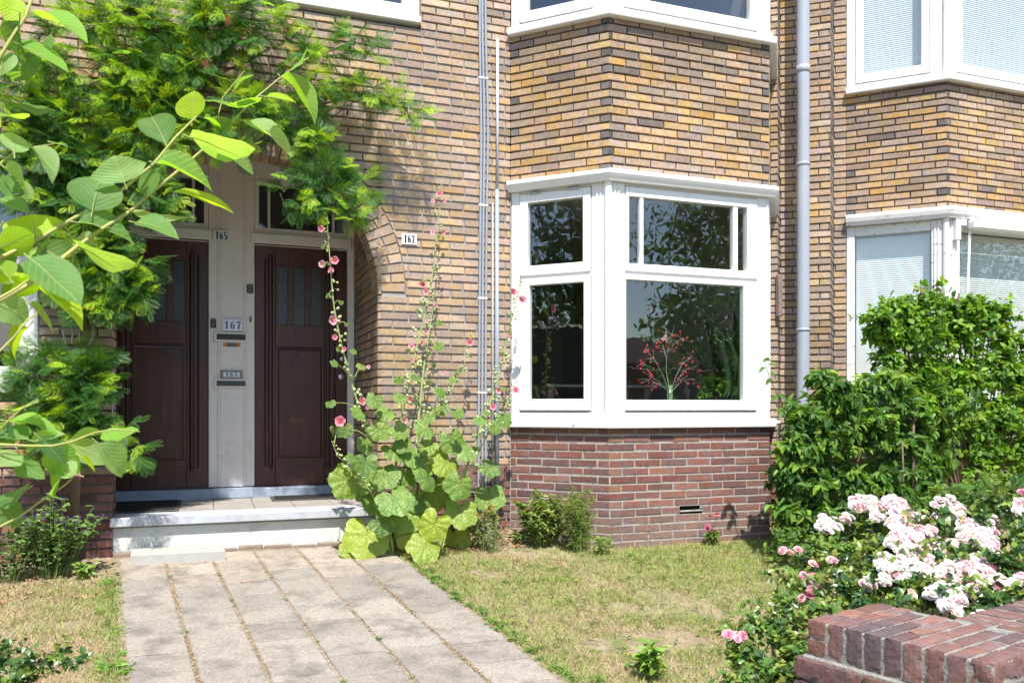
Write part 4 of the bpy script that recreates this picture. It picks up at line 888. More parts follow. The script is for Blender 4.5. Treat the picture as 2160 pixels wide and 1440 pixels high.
# end face: bat on the far corner, then bricks on edge, big corner brick
slabbrick(m, .0, .058, 0, .105, ZT - .050, ZT, pal_gw(.9)); slabbrick(m, .0, .058, 0, .105, ZT - RH, ZT - .056, pal_gw(.9))
slabbrick(m, .0, .058, .113, .215, ZT - RH, ZT, pal_gw()); slabbrick(m, .0, .058, .223, PW_, ZT - RH, ZT, pal_gw(.7))
u = .066
for k in range(7):
    w_ = .0485 + R.uniform(-.002, .002); L1 = .21 + R.uniform(-.004, .004) if k % 2 == 0 else .102
    slabbrick(m, u, u + w_, 0 + R.uniform(-.002, .002), L1, ZT - RH, ZT + R.uniform(-.002, .0015), pal_gw())
    L2 = L1 + .008 + (.21 if k % 2 else .14); slabbrick(m, u, u + w_, L1 + .008, min(L2, PW_), ZT - RH, ZT + R.uniform(-.002, .001), pal_gw())
    if L2 < PW_ - .05: slabbrick(m, u, u + w_, L2 + .008, PW_, ZT - RH, ZT + R.uniform(-.002, .001), pal_gw())
    u += w_ + .0085
slabbrick(m, u, LAC, 0, .21, ZT - .060, ZT + .002, pal_gw(.95), j=.0016, b=.008); slabbrick(m, u, LAC, 0, .21, ZT - RH - .02, ZT - .068, pal_gw())
# wall running off to the right: bricks on edge across it
v = PW_ + .0085; k = 0; ub = .235
slabbrick(m, u, LAC, .22, .27, ZT - RH, ZT, pal_gw()); slabbrick(m, u, LAC, .279, .33, ZT - RH, ZT, pal_gw())
while v < 3.2:
    w_ = .049 + R.uniform(-.002, .002); s = ub; L = .21 if k % 2 else .105
    while s < LAC - .02:
        e = min(s + L, LAC); slabbrick(m, s, e, v, v + w_, ZT - RH, ZT + R.uniform(-.002, .0015), pal_gw(), b=.0025); s = e + .008; L = .21
        if v > 1.3: break
    if v > 1.3: slabbrick(m, s, LAC, v, v + w_, ZT - RH, ZT, pal_gw())
    v += w_ + .0085; k += 1
part(m, 'rowlock_cap', [MWB], GW)
# body and mortar
MGM = mat('rough_mortar', (.27, .255, .23), .95, var=.3, vscale=30, bump=.005, bscale=120, dirt=((.18, .17, .15), 18, .52, .66))
m = M()
def gbox(m, u0, u1, v0, v1, z0, z1, mt=0): 
    Fr = (Apt, ad, ac); lbox(m, Fr, v0, v1, u0, u1, z0, z1, .004, mt, (.5, .5, .5))
gbox(m, .003, LAC - .003, .003, PW_ - .003, -.6, ZT - .004); gbox(m, ub + .003, LAC - .003, PW_ - .01, 3.3, -.6, ZT - .004)
sl = .03
gbox(m, -.012, LAC + .012, -.012, PW_ + .012, -.6, ZT - RH - .004); gbox(m, ub - .018, LAC + .018, PW_, 3.3, -.6, ZT - RH - .004)
part(m, 'mortar', [MGM], GW)
m = M(); z = ZT - RH - .012; off = 0
for c_ in range(11):
    z0 = z - .055; o_ = .028
    u = -o_ + (0 if off else -.0); first = True; L = .105 if off else .21
    while u < LAC + o_ - .02:
        e = min(u + L, LAC + o_); slabbrick(m, u, e, -o_, .10, z0, z, pal_gw(.85), j=.0015); u = e + .009; L = .21
    v = .11
    while v < 2.6:
        e = v + .21; slabbrick(m, LAC - .08, LAC + o_, v, e, z0, z, pal_gw(.85)); 
        v = e + .009
    z = z0 - .009; off = 1 - off
    if c_ > 5: break
part(m, 'brick_body', [MWB], GW)
# ---------------------------------------------------------------- plants
def nrm(v): v = np.asarray(v, float); return v / (np.linalg.norm(v, axis=-1, keepdims=True) + 1e-9)
def rdir(n): return nrm(NR.normal(0, 1, (n, 3)))
MBARK = mat('twig_bark', (.16, .11, .07), .9, var=.3, vscale=40, bump=.002)
MGST = mat('green_stem', (.20, .29, .08), .55, var=.2, vscale=30)
def leafmat(name, rough=.42, trans=.35, spec=.45, tcol=(1.6, 1.5, .45), veins=None, vb=.0012, blotch=0.):
    m_ = mat(name, attr=True, rough=rough, var=.10, vscale=30, spec=spec, trans=trans, tcol=tcol, bump=.0008, bscale=90)
    if not veins: return m_
    n = m_.node_tree; N = n.nodes; Lk = n.links.new; b = [k for k in N if k.type == 'BSDF_PRINCIPLED'][0]; src = b.inputs['Base Color'].links[0].from_socket
    def mt(op, a, c=None, cl=False):
        q = N.new('ShaderNodeMath'); q.operation = op; q.use_clamp = cl
        for i, w_ in enumerate((a, c)):
            if w_ is None: continue
            if isinstance(w_, (int, float)): q.inputs[i].default_value = w_
            else: Lk(w_, q.inputs[i])
        return q.outputs[0]
    at_ = N.new('ShaderNodeAttribute'); at_.attribute_name = 'luv'; sp = N.new('ShaderNodeSeparateXYZ'); Lk(at_.outputs['Vector'], sp.inputs[0]); x, y = sp.outputs[0], sp.outputs[1]; ay = mt('ABSOLUTE', y)
    if veins == 'pinnate':
        mid = mt('SUBTRACT', 1.0, mt('MULTIPLY', ay, 26.), True); w_ = mt('SINE', mt('MULTIPLY', mt('SUBTRACT', x, mt('MULTIPLY', ay, .75)), 52.))
    else:
        xo = mt('SUBTRACT', x, .22); rr = mt('SQRT', mt('ADD', mt('MULTIPLY', xo, xo), mt('MULTIPLY', y, y))); ang = mt('ARCTAN2', y, xo)
        mid = mt('SUBTRACT', 1.0, mt('MULTIPLY', mt('ABSOLUTE', mt('SINE', mt('MULTIPLY', ang, 2.8))), mt('ADD', 1.5, mt('MULTIPLY', rr, 22.))), True); w_ = mt('SINE', mt('ADD', mt('MULTIPLY', rr, 48.), mt('MULTIPLY', mt('ABSOLUTE', mt('SINE', mt('MULTIPLY', ang, 2.8))), -5.)))
    side = mt('POWER', mt('MULTIPLY', mt('ADD', w_, 1.), .5), 5.0); v = mt('MAXIMUM', mid, mt('MULTIPLY', side, .55))
    lt = N.new('ShaderNodeMix'); lt.data_type = 'RGBA'; lt.blend_type = 'ADD'; lt.inputs[7].default_value = (.11, .12, .05, 1); Lk(mt('MULTIPLY', v, .8), lt.inputs[0]); Lk(src, lt.inputs[6]); res = lt.outputs[2]
    if blotch:
        tc = [k for k in N if k.type == 'TEX_COORD'][0]; nz = N.new('ShaderNodeTexNoise'); nz.inputs['Scale'].default_value = 17; nz.inputs['Detail'].default_value = 5; Lk(tc.outputs['Object'], nz.inputs['Vector'])
        mr = N.new('ShaderNodeMapRange'); mr.inputs['From Min'].default_value = .5; mr.inputs['From Max'].default_value = .72; mr.inputs['To Max'].default_value = blotch; Lk(nz.outputs[0], mr.inputs[0])
        mb_ = N.new('ShaderNodeMix'); mb_.data_type = 'RGBA'; mb_.inputs[7].default_value = (.34, .40, .10, 1); Lk(mr.outputs[0], mb_.inputs[0]); Lk(res, mb_.inputs[6]); res = mb_.outputs[2]
    Lk(res, b.inputs['Base Color']); vm = [k for k in N if k.type == 'VECT_MATH' and k.operation == 'MULTIPLY'][0]; Lk(res, vm.inputs[0])
    bp0 = b.inputs['Normal'].links[0].from_node; bp = N.new('ShaderNodeBump'); bp.inputs['Distance'].default_value = vb; Lk(mt('MULTIPLY', v, -1.), bp.inputs['Height']); Lk(bp0.outputs[0], bp.inputs['Normal']); Lk(bp.outputs[0], b.inputs['Normal'])
    return m_
def curve(a, b_, sag, n=6):
    t = np.linspace(0, 1, n)[:, None]; return np.asarray(a) * (1 - t) + np.asarray(b_) * t + np.asarray(sag) * (4 * t * (1 - t))
def shrub(name, label, cat, base, blobs, ntw, nleaf, T, L, W, cols, lm, stemr=.008, group=None, out=(0, -.3, .35), droop=.2, dens_start=.3, barkmat=None, seed=0, ellipsoid=True, lw=.3, trunk=True):
    """blobs: (centre xyz, radii xyz, weight). twigs fan out of each blob, leaves sit along them"""
    root = thing(name, label, cat, base, group); ms = M(); ml = M(); base = np.array(base, float); core = np.mean([b_[0] for b_ in blobs], axis=0)
    Ps = []; Ds = []; Ns = []; Cs = []; Ls = []
    for (c, r_, wgt) in blobs:
        c = np.array(c, float); r_ = np.array(r_, float)
        if trunk: mid = (base + c) / 2 + NR.normal(0, .03, 3); tube(ms, np.array([base + NR.normal(0, .02, 3) * [1, 1, 0], base * .5 + mid * .5 + [0, 0, .03], mid, c]), [stemr, stemr * .8, stemr * .65, stemr * .4], 6)
        k = max(2, int(ntw * wgt)); dd = nrm(rdir(k) + np.array(out)); ext = NR.uniform(.45, 1.08, (k, 1)) * np.where(NR.rand(k, 1) < .09, NR.uniform(1.2, 1.75, (k, 1)), 1); e = c + dd * r_ * ext; s = c + dd * r_ * NR.uniform(-.1, .25, (k, 1)) - [0, 0, .02]
        for a, b_, d0 in zip(s, e, dd):
            cv = curve(a, b_, [0, 0, NR.uniform(-.01, .02)], 4); tube(ms, cv, [stemr * .28, stemr * .22, stemr * .15, stemr * .08], 3, cap=False)
            n = nleaf; t = NR.uniform(dens_start, 1.02, n); P_ = a[None] * (1 - t)[:, None] + b_[None] * t[:, None]; ax_ = nrm(b_ - a); sd = rdir(n); sd = nrm(sd - (sd @ ax_)[:, None] * ax_)
            D = nrm(ax_[None] * NR.uniform(.1, 1.0, (n, 1)) + sd * .9 - np.array([0, 0, droop])); up = nrm(np.array([[0, -.25, 1.]]) + NR.normal(0, .42, (n, 3)) + ax_ * .25)
            Ps.append(P_); Ds.append(D); Ns.append(up); Ls.append(NR.uniform(.6, 1.12, n) * L)
            cc = cols[NR.randint(len(cols))]; Cs.append(np.array(cc)[None] * NR.uniform(.75, 1.25, (n, 1)) * NR.uniform(.9, 1.1, (n, 3)))
    P_ = np.concatenate(Ps); Lh = np.concatenate(Ls); place(ml, T, P_, np.concatenate(Ds), np.concatenate(Ns), Lh, Lh * W / L, 0, np.concatenate(Cs))
    part(ms, 'stem', [barkmat or MBARK], root, True); part(ml, 'foliage', [lm], root); return root
def blob(px, py, y, rx, ry, wgt=1., dy=.18):
    """ellipsoid given by where it stands (y) and its apparent half sizes"""
    c = ony(px, py, y); Z = float(np.dot(c - CAM, FW)); return (c, (rx * Z / F, dy, ry * Z / F), wgt)
def blobZ(px, py, Z, rx, ry, wgt=1., d=.12): c = at(px, py, Z); return (c, (rx * Z / F, d, ry * Z / F), wgt)
# ---- feathery climber over the porch
PINN = []
vv = [[0, -.012, 0], [1, -.004, 0], [1, .004, 0], [0, .012, 0]]; ff = [[0, 1, 2, 3]]
NP = 11
for i in range(NP):
    t = .06 + .92 * i / NP; l = .30 * math.sin(math.pi * (.12 + .84 * t)) ** .7; w_ = .016
    for s in (-1, 1):
        b0 = len(vv); vv += [[t, s * .004, 0], [t + .06 + w_, s * l * .5, .035 - .02], [t + .15, s * l, -.03], [t + .03, s * l * .55, .02]]; ff.append([b0, b0 + 1, b0 + 2, b0 + 3] if s < 0 else [b0, b0 + 3, b0 + 2, b0 + 1])
PINN = (np.array(vv), np.array(ff))
MFERN = leafmat('feathery_leaf', .45, .38, .4, (1.7, 1.6, .35))
CL = thing('feathery_climber', 'big feathery-leaved climber spreading over the wall and the left half of the porch', 'climbing plant', (-.85, -.12, float(gz(-.85, -.1))))
cb = [(40, 190, 70, 55, .8), (120, 150, 70, 60, 1), (60, 250, 80, 60, 1.1), (150, 250, 80, 70, 1.2), (170, 60, 70, 60, .9), (250, 40, 60, 60, 1.), (260, 130, 75, 60, 1.2), (330, 60, 70, 70, 1.3), (250, 220, 80, 60, 1.2), (340, 170, 70, 60, 1.2), (420, 60, 80, 60, 1.3), (400, 140, 70, 60, 1.1), (470, 30, 70, 45, 1), (500, 90, 60, 50, .7), (110, 330, 80, 60, 1.1), (200, 330, 80, 60, 1.2), (300, 280, 80, 60, 1.2), (370, 230, 60, 50, 1.), (50, 330, 70, 60, 1.), (430, 270, 70, 40, .8), (520, 230, 70, 40, .8), (560, 250, 55, 35, .45), (480, 320, 50, 25, .3), (600, 60, 40, 30, .25), (560, 30, 50, 25, .25), (110, 420, 80, 50, 1), (200, 420, 90, 55, 1.2), (290, 395, 65, 50, 1.), (335, 425, 45, 35, .45), (130, 520, 80, 50, .9), (220, 520, 70, 55, 1.2), (235, 590, 60, 45, 1.), (170, 600, 60, 40, .8), (210, 640, 60, 35, .9), (285, 615, 34, 36, .40), (300, 560, 26, 26, .18), (110, 770, 60, 50, .8), (170, 800, 60, 50, 1.), (80, 840, 60, 50, .7), (150, 870, 60, 50, 1), (185, 825, 35, 45, .5), (195, 770, 24, 35, .3), (60, 790, 40, 30, .4), (130, 930, 60, 40, .6), (195, 890, 30, 40, .35), (40, 900, 45, 40, .4), (285, 950, 16, 18, .10), (258, 905, 12, 20, .05),
      (640, 130, 50, 40, .3), (690, 110, 45, 35, .3), (740, 90, 40, 30, .22), (660, 190, 60, 40, .5), (720, 190, 50, 30, .35), (780, 200, 45, 22, .32), (830, 220, 40, 18, .25), (870, 238, 26, 12, .1), (630, 250, 50, 40, .5), (660, 300, 45, 35, .5), (645, 375, 38, 34, .28), (690, 360, 45, 40, .42), (650, 430, 38, 28, .30), (720, 410, 50, 35, .36), (760, 400, 30, 25, .25), (740, 450, 30, 25, .3), (600, 395, 20, 30, .12), (790, 110, 28, 16, .1)]
ms = M(); ml = M(); Pp = []; Dd = []; Nn_ = []; Cc = []; Ll = []
anchors = [np.array([-.86, -.12, gz(-.86, -.12)]), ony(175, 760, -.15), ony(185, 600, -.18), ony(200, 470, -.18), ony(260, 330, -.2), ony(360, 240, -.22), ony(470, 200, -.2), ony(600, 240, -.2), ony(680, 220, -.2)]
tube(ms, np.array(anchors[:6]), [.032, .028, .026, .022, .018, .013], 9); tube(ms, np.array(anchors[5:]), [.013, .011, .009, .006], 7)
tube(ms, [anchors[3], ony(140, 400, -.2), ony(90, 280, -.2), ony(80, 180, -.2)], [.016, .013, .010, .006], 7); tube(ms, [anchors[5], ony(380, 140, -.2), ony(420, 40, -.2), ony(600, -10, -.15)], [.012, .010, .008, .005], 7); tube(ms, [anchors[5], ony(280, 160, -.2), ony(200, 60, -.2)], [.012, .009, .005], 7)
tube(ms, [anchors[7], ony(650, 320, -.15), ony(700, 400, -.15)], [.008, .006, .004], 6); tube(ms, [anchors[8], ony(780, 195, -.2), ony(860, 235, -.22)], [.006, .004, .002], 6); tube(ms, [anchors[6], ony(600, 160, -.2), ony(690, 110, -.2), ony(800, 80, -.2)], [.007, .005, .004, .002], 6)
AN = np.array([p for a, b_ in zip(anchors[:-1], anchors[1:]) for p in curve(a, b_, [0, 0, 0], 8)] + list(curve(ony(140, 400, -.2), ony(80, 180, -.2), [0, 0, 0], 6)) + list(curve(ony(380, 140, -.2), ony(600, 0, -.2), [0, 0, 0], 6)) + [ony(700, 400, -.15), ony(860, 235, -.22), ony(280, 160, -.2), ony(740, 100, -.2)])
for (px, py, rx, ry, wg) in cb:
    c = ony(px, py, -.24); Z = float(np.dot(c - CAM, FW)); r_ = np.array([rx * Z / F, .16, ry * Z / F]); k = int(54 * wg) + 3
    if wg >= .3:
        j = np.argmin(np.linalg.norm(AN - c, axis=1)); 
        if np.linalg.norm(AN[j] - c) > .05: tube(ms, curve(AN[j], c, [0, 0, .02], 5), [.006, .005, .004, .003, .002], 5, cap=False)
    dd = nrm(rdir(k) + [0.1, -.45, .15]); tip = c + dd * r_ * NR.uniform(.1, .92, (k, 1))
    for e, d0 in zip(tip, dd):
        # a compound frond: a central stalk with 5-9 feathered branches
        ax_ = nrm(np.array([d0[0], d0[1] * .6 - .25, d0[2] * .6 - .22]) + NR.normal(0, .48, 3)); up = nrm(np.array([0, -.6, .7]) + NR.normal(0, .5, 3)); sdv = nrm(np.cross(up, ax_)); upp = np.cross(ax_, sdv)
        fl = NR.uniform(.08, .15); n = NR.randint(5, 10); young = NR.rand() < (.50 if py < 330 else .30)
        tube(ms, curve(e - ax_ * .05, e + ax_ * fl * .8, upp * .005, 3), [.0016, .0013, .0009], 3, 1, cap=False)
        for i in range(n):
            t = (i // 2 + .4) / (n / 2); s = 1 if i % 2 else -1; last = i == n - 1; Pp.append(e + ax_ * fl * .8 * min(t, 1)); ang = 0 if last else NR.uniform(.5, .95)
            Dd.append(ax_ * math.cos(ang) + sdv * s * math.sin(ang) - np.array([0, 0, .18])); Nn_.append(upp + NR.normal(0, .35, 3)); Ll.append(NR.uniform(.065, .11) * (1 if not young else .85))
            b_ = NR.uniform(.8, 1.2); Cc.append(np.array([.33, .52, .03] if young else [.06, .165, .03]) * b_ * np.array([NR.uniform(.85, 1.2), 1, 1]))
place(ml, PINN, np.array(Pp), np.array(Dd), np.array(Nn_), np.array(Ll), np.array(Ll) * 1.05, 0, np.array(Cc))
part(ms, 'stem', [MBARK, MGST], CL, True); part(ml, 'foliage', [MFERN], CL)
m = M()   # dry brown sprays hanging in it
for (px, py) in ((480, 35), (605, 50), (430, 125), (100, 1090), (112, 1130)):
    c = ony(px, py, -.38); n = 16; d = nrm(np.array([[0, 0, -1.]]) + NR.normal(0, .35, (n, 3))); place(m, PINN, np.tile(c, (n, 1)) + NR.normal(0, .012, (n, 3)), d, rdir(n), .06, .02, 0, np.array([[.28, .07, .045]]) * NR.uniform(.6, 1.3, (n, 1)))
part(m, 'dead_foliage', [MLIT], CL)
# white twine tied round the climber
MTW_ = mat('white_twine', (.6, .6, .56), .9, var=.3, vscale=200)
def twine(pts, lab, y=-.17):
    m = M(); P_ = np.array([ony(a, b_, y) for a, b_ in pts]); t = np.linspace(0, len(P_) - 1, 40); Q = np.c_[[np.interp(t, np.arange(len(P_)), P_[:, k]) for k in range(3)]].T
    Q = np.array([Q[max(0, i - 2):i + 3].mean(0) for i in range(40)]); tube(m, Q, .0035, 6); o = m.build('twine', [MTW_]); tag(o, lab, 'twine', 'white twine holding the climber')
twine([(180, 672), (172, 690), (165, 712), (172, 728), (190, 727), (197, 708), (196, 685), (190, 676)], 'white twine hanging in a loop round the climber stem'); twine([(150, 690), (153, 705), (150, 725)], 'short white twine end hanging just left of the twine loop'); twine([(132, 694), (135, 712), (140, 728)], 'white twine end farthest left among the twine under the fronds')
twine([(212, 772), (218, 800), (222, 830), (238, 845), (237, 870), (234, 925)], 'long white twine running down the wall edge beside the left door')
# ---- broad-leaved branches close to the viewer
def quin(t): return .5 * (math.sin(math.pi * min(1, t * 1.02) ** .85) ** .62)
TQ = leafT(8, quin, fold=.10, curl=-.16, wave=.012); TQS = [TQ, leafT(8, quin, fold=.26, curl=-.42, wave=.02), leafT(8, lambda t: quin(t) * (1 + .10 * math.sin(15 * t)), fold=-.05, curl=.10, wave=.03), leafT(8, quin, fold=.16, curl=-.28, wave=-.022)]
MQ = leafmat('broad_leaf', .5, .56, .3, (1.9, 1.75, .35), 'pinnate', .0010, .28)
def add_veins(m_):
    n = m_.node_tree; N = n.nodes; Lk = n.links.new; return m_
TR = thing('broadleaf_tree', 'young tree at the left edge close to the viewer, its leafy branches arching across', 'tree', (-1.55, -4.75, float(gz(-1.5, -4.7))))
ms = M(); base = np.array([-1.55, -4.75, float(gz(-1.5, -4.7))]); fork = np.array([-1.30, -4.80, .55]); fork2 = np.array([-1.15, -4.82, .95]); MQB = mat('yellow_green_bark', (.34, .34, .09), .6, var=.2, vscale=30)
def br(pts, r0, r1, Z0=1.55, Z1=1.75, frm=None):
    r0 *= .56; r1 *= .7
    k = len(pts); P_ = [at(px, py, Z0 + (Z1 - Z0) * i / (k - 1)) for i, (px, py) in enumerate(pts)]
    if frm is not None: P_ = [frm, (frm + P_[0]) / 2 + [0, 0, .0]] + P_
    tube(ms, P_, np.linspace(r0, r1, len(P_)), 8); return P_
tube(ms, [base, base * .5 + fork * .5 + [.02, 0, 0], fork, fork2], [.024, .021, .018, .014], 10)
b1 = br([(-40, 560), (0, 545), (75, 508), (160, 458), (240, 415), (325, 345), (370, 290), (415, 245)], .0105, .0025, 1.5, 1.7, fork2)
b2 = br([(-30, 650), (60, 600), (110, 562), (160, 522), (220, 480), (272, 447), (330, 398), (400, 340), (460, 288), (530, 215), (590, 165), (650, 122)], .010, .0018, 1.45, 1.85, fork)
b3 = br([(-30, 930), (0, 937), (60, 940), (110, 940), (150, 932), (200, 912), (240, 905), (295, 910)], .006, .0014, 1.45, 1.5, fork)
b4 = br([(-40, 190), (0, 120), (30, 72), (55, 35), (75, -30)], .0075, .004, 1.5, 1.55, fork2)
b5 = br([(-30, 350), (0, 345), (30, 322), (60, 312), (118, 303)], .005, .0014, 1.5, 1.6, fork2); br([(-30, 640), (0, 628), (35, 608), (60, 590)], .005, .003, 1.4, 1.45, fork); br([(-20, 760), (30, 710), (60, 672), (90, 655)], .0045, .002, 1.45, 1.5, fork)
br([(-20, 1120), (40, 1090), (95, 1050), (140, 1020), (160, 1000)], .005, .002, 1.5, 1.6, base + [.1, 0, .25]); br([(465, 290), (460, 245), (470, 205), (515, 150)], .003, .001, 1.75, 1.8); br([(-10, 915), (20, 885), (45, 862), (70, 845)], .003, .001, 1.45, 1.47)
QL = [(405, 252, 402, 192, 75), (350, 305, 312, 225, 72), (262, 385, 240, 333, 100), (195, 445, 210, 366, 100), (305, 415, 330, 352, 50), (330, 345, 442, 362, 45), (400, 290, 527, 325, 32), (450, 312, 537, 347, 42), (365, 405, 490, 430, 24), (467, 290, 452, 228, 40), (440, 214, 548, 220, 20), (515, 258, 618, 299, 36), (562, 205, 622, 208, 28), (595, 165, 680, 222, 24), (612, 150, 653, 108, 26), (495, 190, 522, 150, 22), (75, 500, 68, 450, 108), (165, 470, 275, 480, 48), (280, 445, 392, 470, 30), (285, 470, 368, 480, 38), (0, 522, 72, 494, 60), (200, 520, 92, 527, 30), (165, 522, 273, 565, 36), (160, 535, 108, 562, 26), (62, 545, 167, 622, 62), (50, 595, 180, 642, 24), (0, 575, 46, 592, 34), (-5, 640, 60, 672, 62), (60, 640, 120, 692, 30), (60, 690, 8, 742, 42), (-5, 380, 42, 402, 42), (10, 355, 80, 402, 30), (30, 322, 30, 278, 38), (65, 312, 120, 352, 16), (55, 30, -5, 8, 62), (75, 32, 178, 52, 34), (30, 90, 142, 134, 36), (0, 110, 8, 140, 30), (-10, 238, 58, 250, 16), (97, 945, 163, 994, 64), (150, 935, 228, 972, 48), (205, 935, 270, 997, 40), (215, 912, 292, 916, 32), (215, 915, 138, 920, 18), (65, 930, 132, 908, 30), (60, 928, -4, 904, 24), (30, 960, 88, 1012, 24), (18, 888, 118, 892, 16), (40, 866, 72, 843, 12), (140, 1000, 93, 1037, 44), (60, 1030, -4, 1062, 36), (-5, 1062, 42, 1102, 42), (170, 965, 205, 990, 30), (160, 1000, 122, 985, 30), (0, 950, 40, 985, 26), (118, 303, 142, 306, 16), (0, 420, 60, 440, 30), (430, 250, 470, 262, 20), (240, 430, 200, 470, 40), (85, 600, 20, 612, 34), (0, 480, -30, 520, 40)]
ml = M(); dv = FW; Pq = []; Dq = []; Nq = []; Lq = []; Wq = []; Cq = []
for (x0, y0, x1, y1, w_) in QL:
    Zl = 1.52 + .3 * max(x0, 0) / 650 + R.uniform(-.05, .03); a = at(x0, y0, Zl); b_ = at(x1, y1, Zl + R.uniform(-.03, .03)); D = b_ - a; L = np.linalg.norm(D); wm = w_ * Zl / F
    # apparent width sets the tilt of the blade against the line of sight
    true_w = max(wm * 1.08, L * .66, .050); tilt = math.acos(min(1, wm / true_w)); v = -FW; S = nrm(np.cross(D, v)); nv = nrm(np.cross(S, D)); sg = 1 if R.random() < .8 else -1
    N_ = nrm(nv * math.cos(tilt) + S * math.sin(tilt) * sg); 
    if N_[2] < 0 and R.random() < .7: N_ = nrm(nv * math.cos(tilt) - S * math.sin(tilt) * sg)
    if np.dot(N_, [0, -.2, 1]) < 0: N_ = -N_
    Pq.append(a); Dq.append(D); Nq.append(N_); Lq.append(L * 1.04); Wq.append(true_w); Cq.append(np.array(R.choice(((.20, .40, .07), (.34, .50, .03), (.13, .28, .08), (.26, .42, .17)))) * R.uniform(.8, 1.2))
    j = np.argmin([np.linalg.norm(a - q) for q in b1 + b2 + b3 + b4 + b5]); q = (b1 + b2 + b3 + b4 + b5)[j]
BB = b1[2:5] + b2[2:6] + b3[2:5] + b4[2:5]
for kq in range(34):
    a = np.array(BB[R.randrange(len(BB))]) + NR.normal(0, .02, 3) + FW * R.uniform(.0, .10); a[:2] += RT[:2] * R.uniform(-.12, .02)
    d_ = nrm(RT * R.uniform(-.8, 1) + np.array([0, 0, R.uniform(-1, .5)]) + FW * R.uniform(-.5, .5)); Pq.append(a); Dq.append(d_); Nq.append(nrm(np.array([0, -.35, .8]) + NR.normal(0, .45, 3))); Lq.append(R.uniform(.05, .085)); Wq.append(Lq[-1] * R.uniform(.6, .8)); Cq.append(np.array(R.choice(((.13, .29, .06), (.09, .21, .07), (.24, .38, .04)))) * R.uniform(.8, 1.15))
Pq, Dq, Nq, Lq, Wq, Cq = map(np.array, (Pq, Dq, Nq, Lq, Wq, Cq)); 
for kq in range(4): place(ml, TQS[kq], Pq[kq::4], Dq[kq::4], Nq[kq::4], Lq[kq::4], Wq[kq::4], 0, Cq[kq::4])
D_, S_, N_ = frames(Dq, Nq)   # petiole, midrib and side veins stand slightly proud
VT = [[0, -.012, .006], [0, .012, .006], [.98, .002, -.148], [.98, -.002, -.148]]
for i in range(len(Pq)):
    pts = [Pq[i] + D_[i] * Lq[i] * t + N_[i] * (-.16 * t * t + .012 * math.sin(9 * t)) * Lq[i] + N_[i] * .0004 for t in np.linspace(0, .95, 7)]
    tube(ms, [Pq[i] - D_[i] * .014 + N_[i] * .002] + pts, [.0016] + list(np.linspace(.0012, .0003, 7)), 4, 1, cap=False)
part(ms, 'branch', [MQB, mat('pale_vein', (.36, .42, .14), .5, var=0, trans=.3)], TR, True); part(ml, 'foliage', [MQ], TR, True)
# more of its crown outside the picture, so that it is a whole tree
shr = [(np.array([-1.5 + R.uniform(-.3, .1), -4.8 + R.uniform(-.4, .4), .6 + .22 * k]), (.22, .22, .2), 1.) for k in range(6)]
shr = [s for s in shr]
for q in shr: q[0][0] = min(q[0][0], -1.55)
r_ = M(); Ps = []; 
for c, rr, _ in shr:
    n = 26; d = rdir(n); Ps.append(c + d * np.array(rr))
Ps = np.concatenate(Ps); n = len(Ps); place(r_, TQ, Ps, rdir(n), nrm(np.array([[0, 0, 1.]]) + NR.normal(0, .4, (n, 3))), .075, .05, 0, np.array([[.15, .27, .06]]) * NR.uniform(.8, 1.2, (n, 1)))
part(r_, 'foliage', [MQ], TR, True)
# ---- hollyhocks
def hollyT(seed, rings=5, K=44):
    r0 = np.random.RandomState(seed); v = [[.22, 0, .0]]; f4 = []; f3 = []
    for j in range(1, rings + 1):
        q = j / rings
        for i in range(K):
            th = -math.pi + 2 * math.pi * (i + .5) / K; ph = (th) ; lobe = .93 + .065 * math.cos(5.6 * ph) + .03 * math.cos(19 * ph + seed); notch = 1 - .72 * math.exp(-((math.pi - abs(ph)) / .28) ** 2)
            r_ = .56 * lobe * notch * q; rid = (.030 * math.cos(11.2 * ph) + .022 * math.sin(3 * ph + seed)) * q + .02 * math.sin(9 * q + 4 * ph) + .015 * r0.normal(0, .6) * (j == rings)
            v.append([.22 + r_ * math.cos(ph) * (1.22 if math.cos(ph) > 0 else 1.), r_ * math.sin(ph) * 1.12, rid - .22 * r_ * r_ * 2 + .05 * q])
    for i in range(K - 1): f3.append([0, 1 + i, 2 + i])
    for j in range(rings - 1):
        for i in range(K - 1): a = 1 + j * K + i; f4.append([a, a + K, a + K + 1, a + 1])
    return (np.array(v), [np.array(f4), np.array(f3)])
HT = [hollyT(s) for s in (1, 2, 3)]
MHL = leafmat('hollyhock_leaf', .45, .33, .5, (1.6, 1.55, .35), 'palmate', .0028, .6); MHS = mat('hollyhock_stem', (.30, .37, .13), .6, var=.15, vscale=30); MHB = mat('hollyhock_bud', attr=True, rough=.65, var=.1)
MPK = mat('pink_petal', attr=True, rough=.6, var=.08, vscale=60, trans=.4, tcol=(1.2, .8, .9))
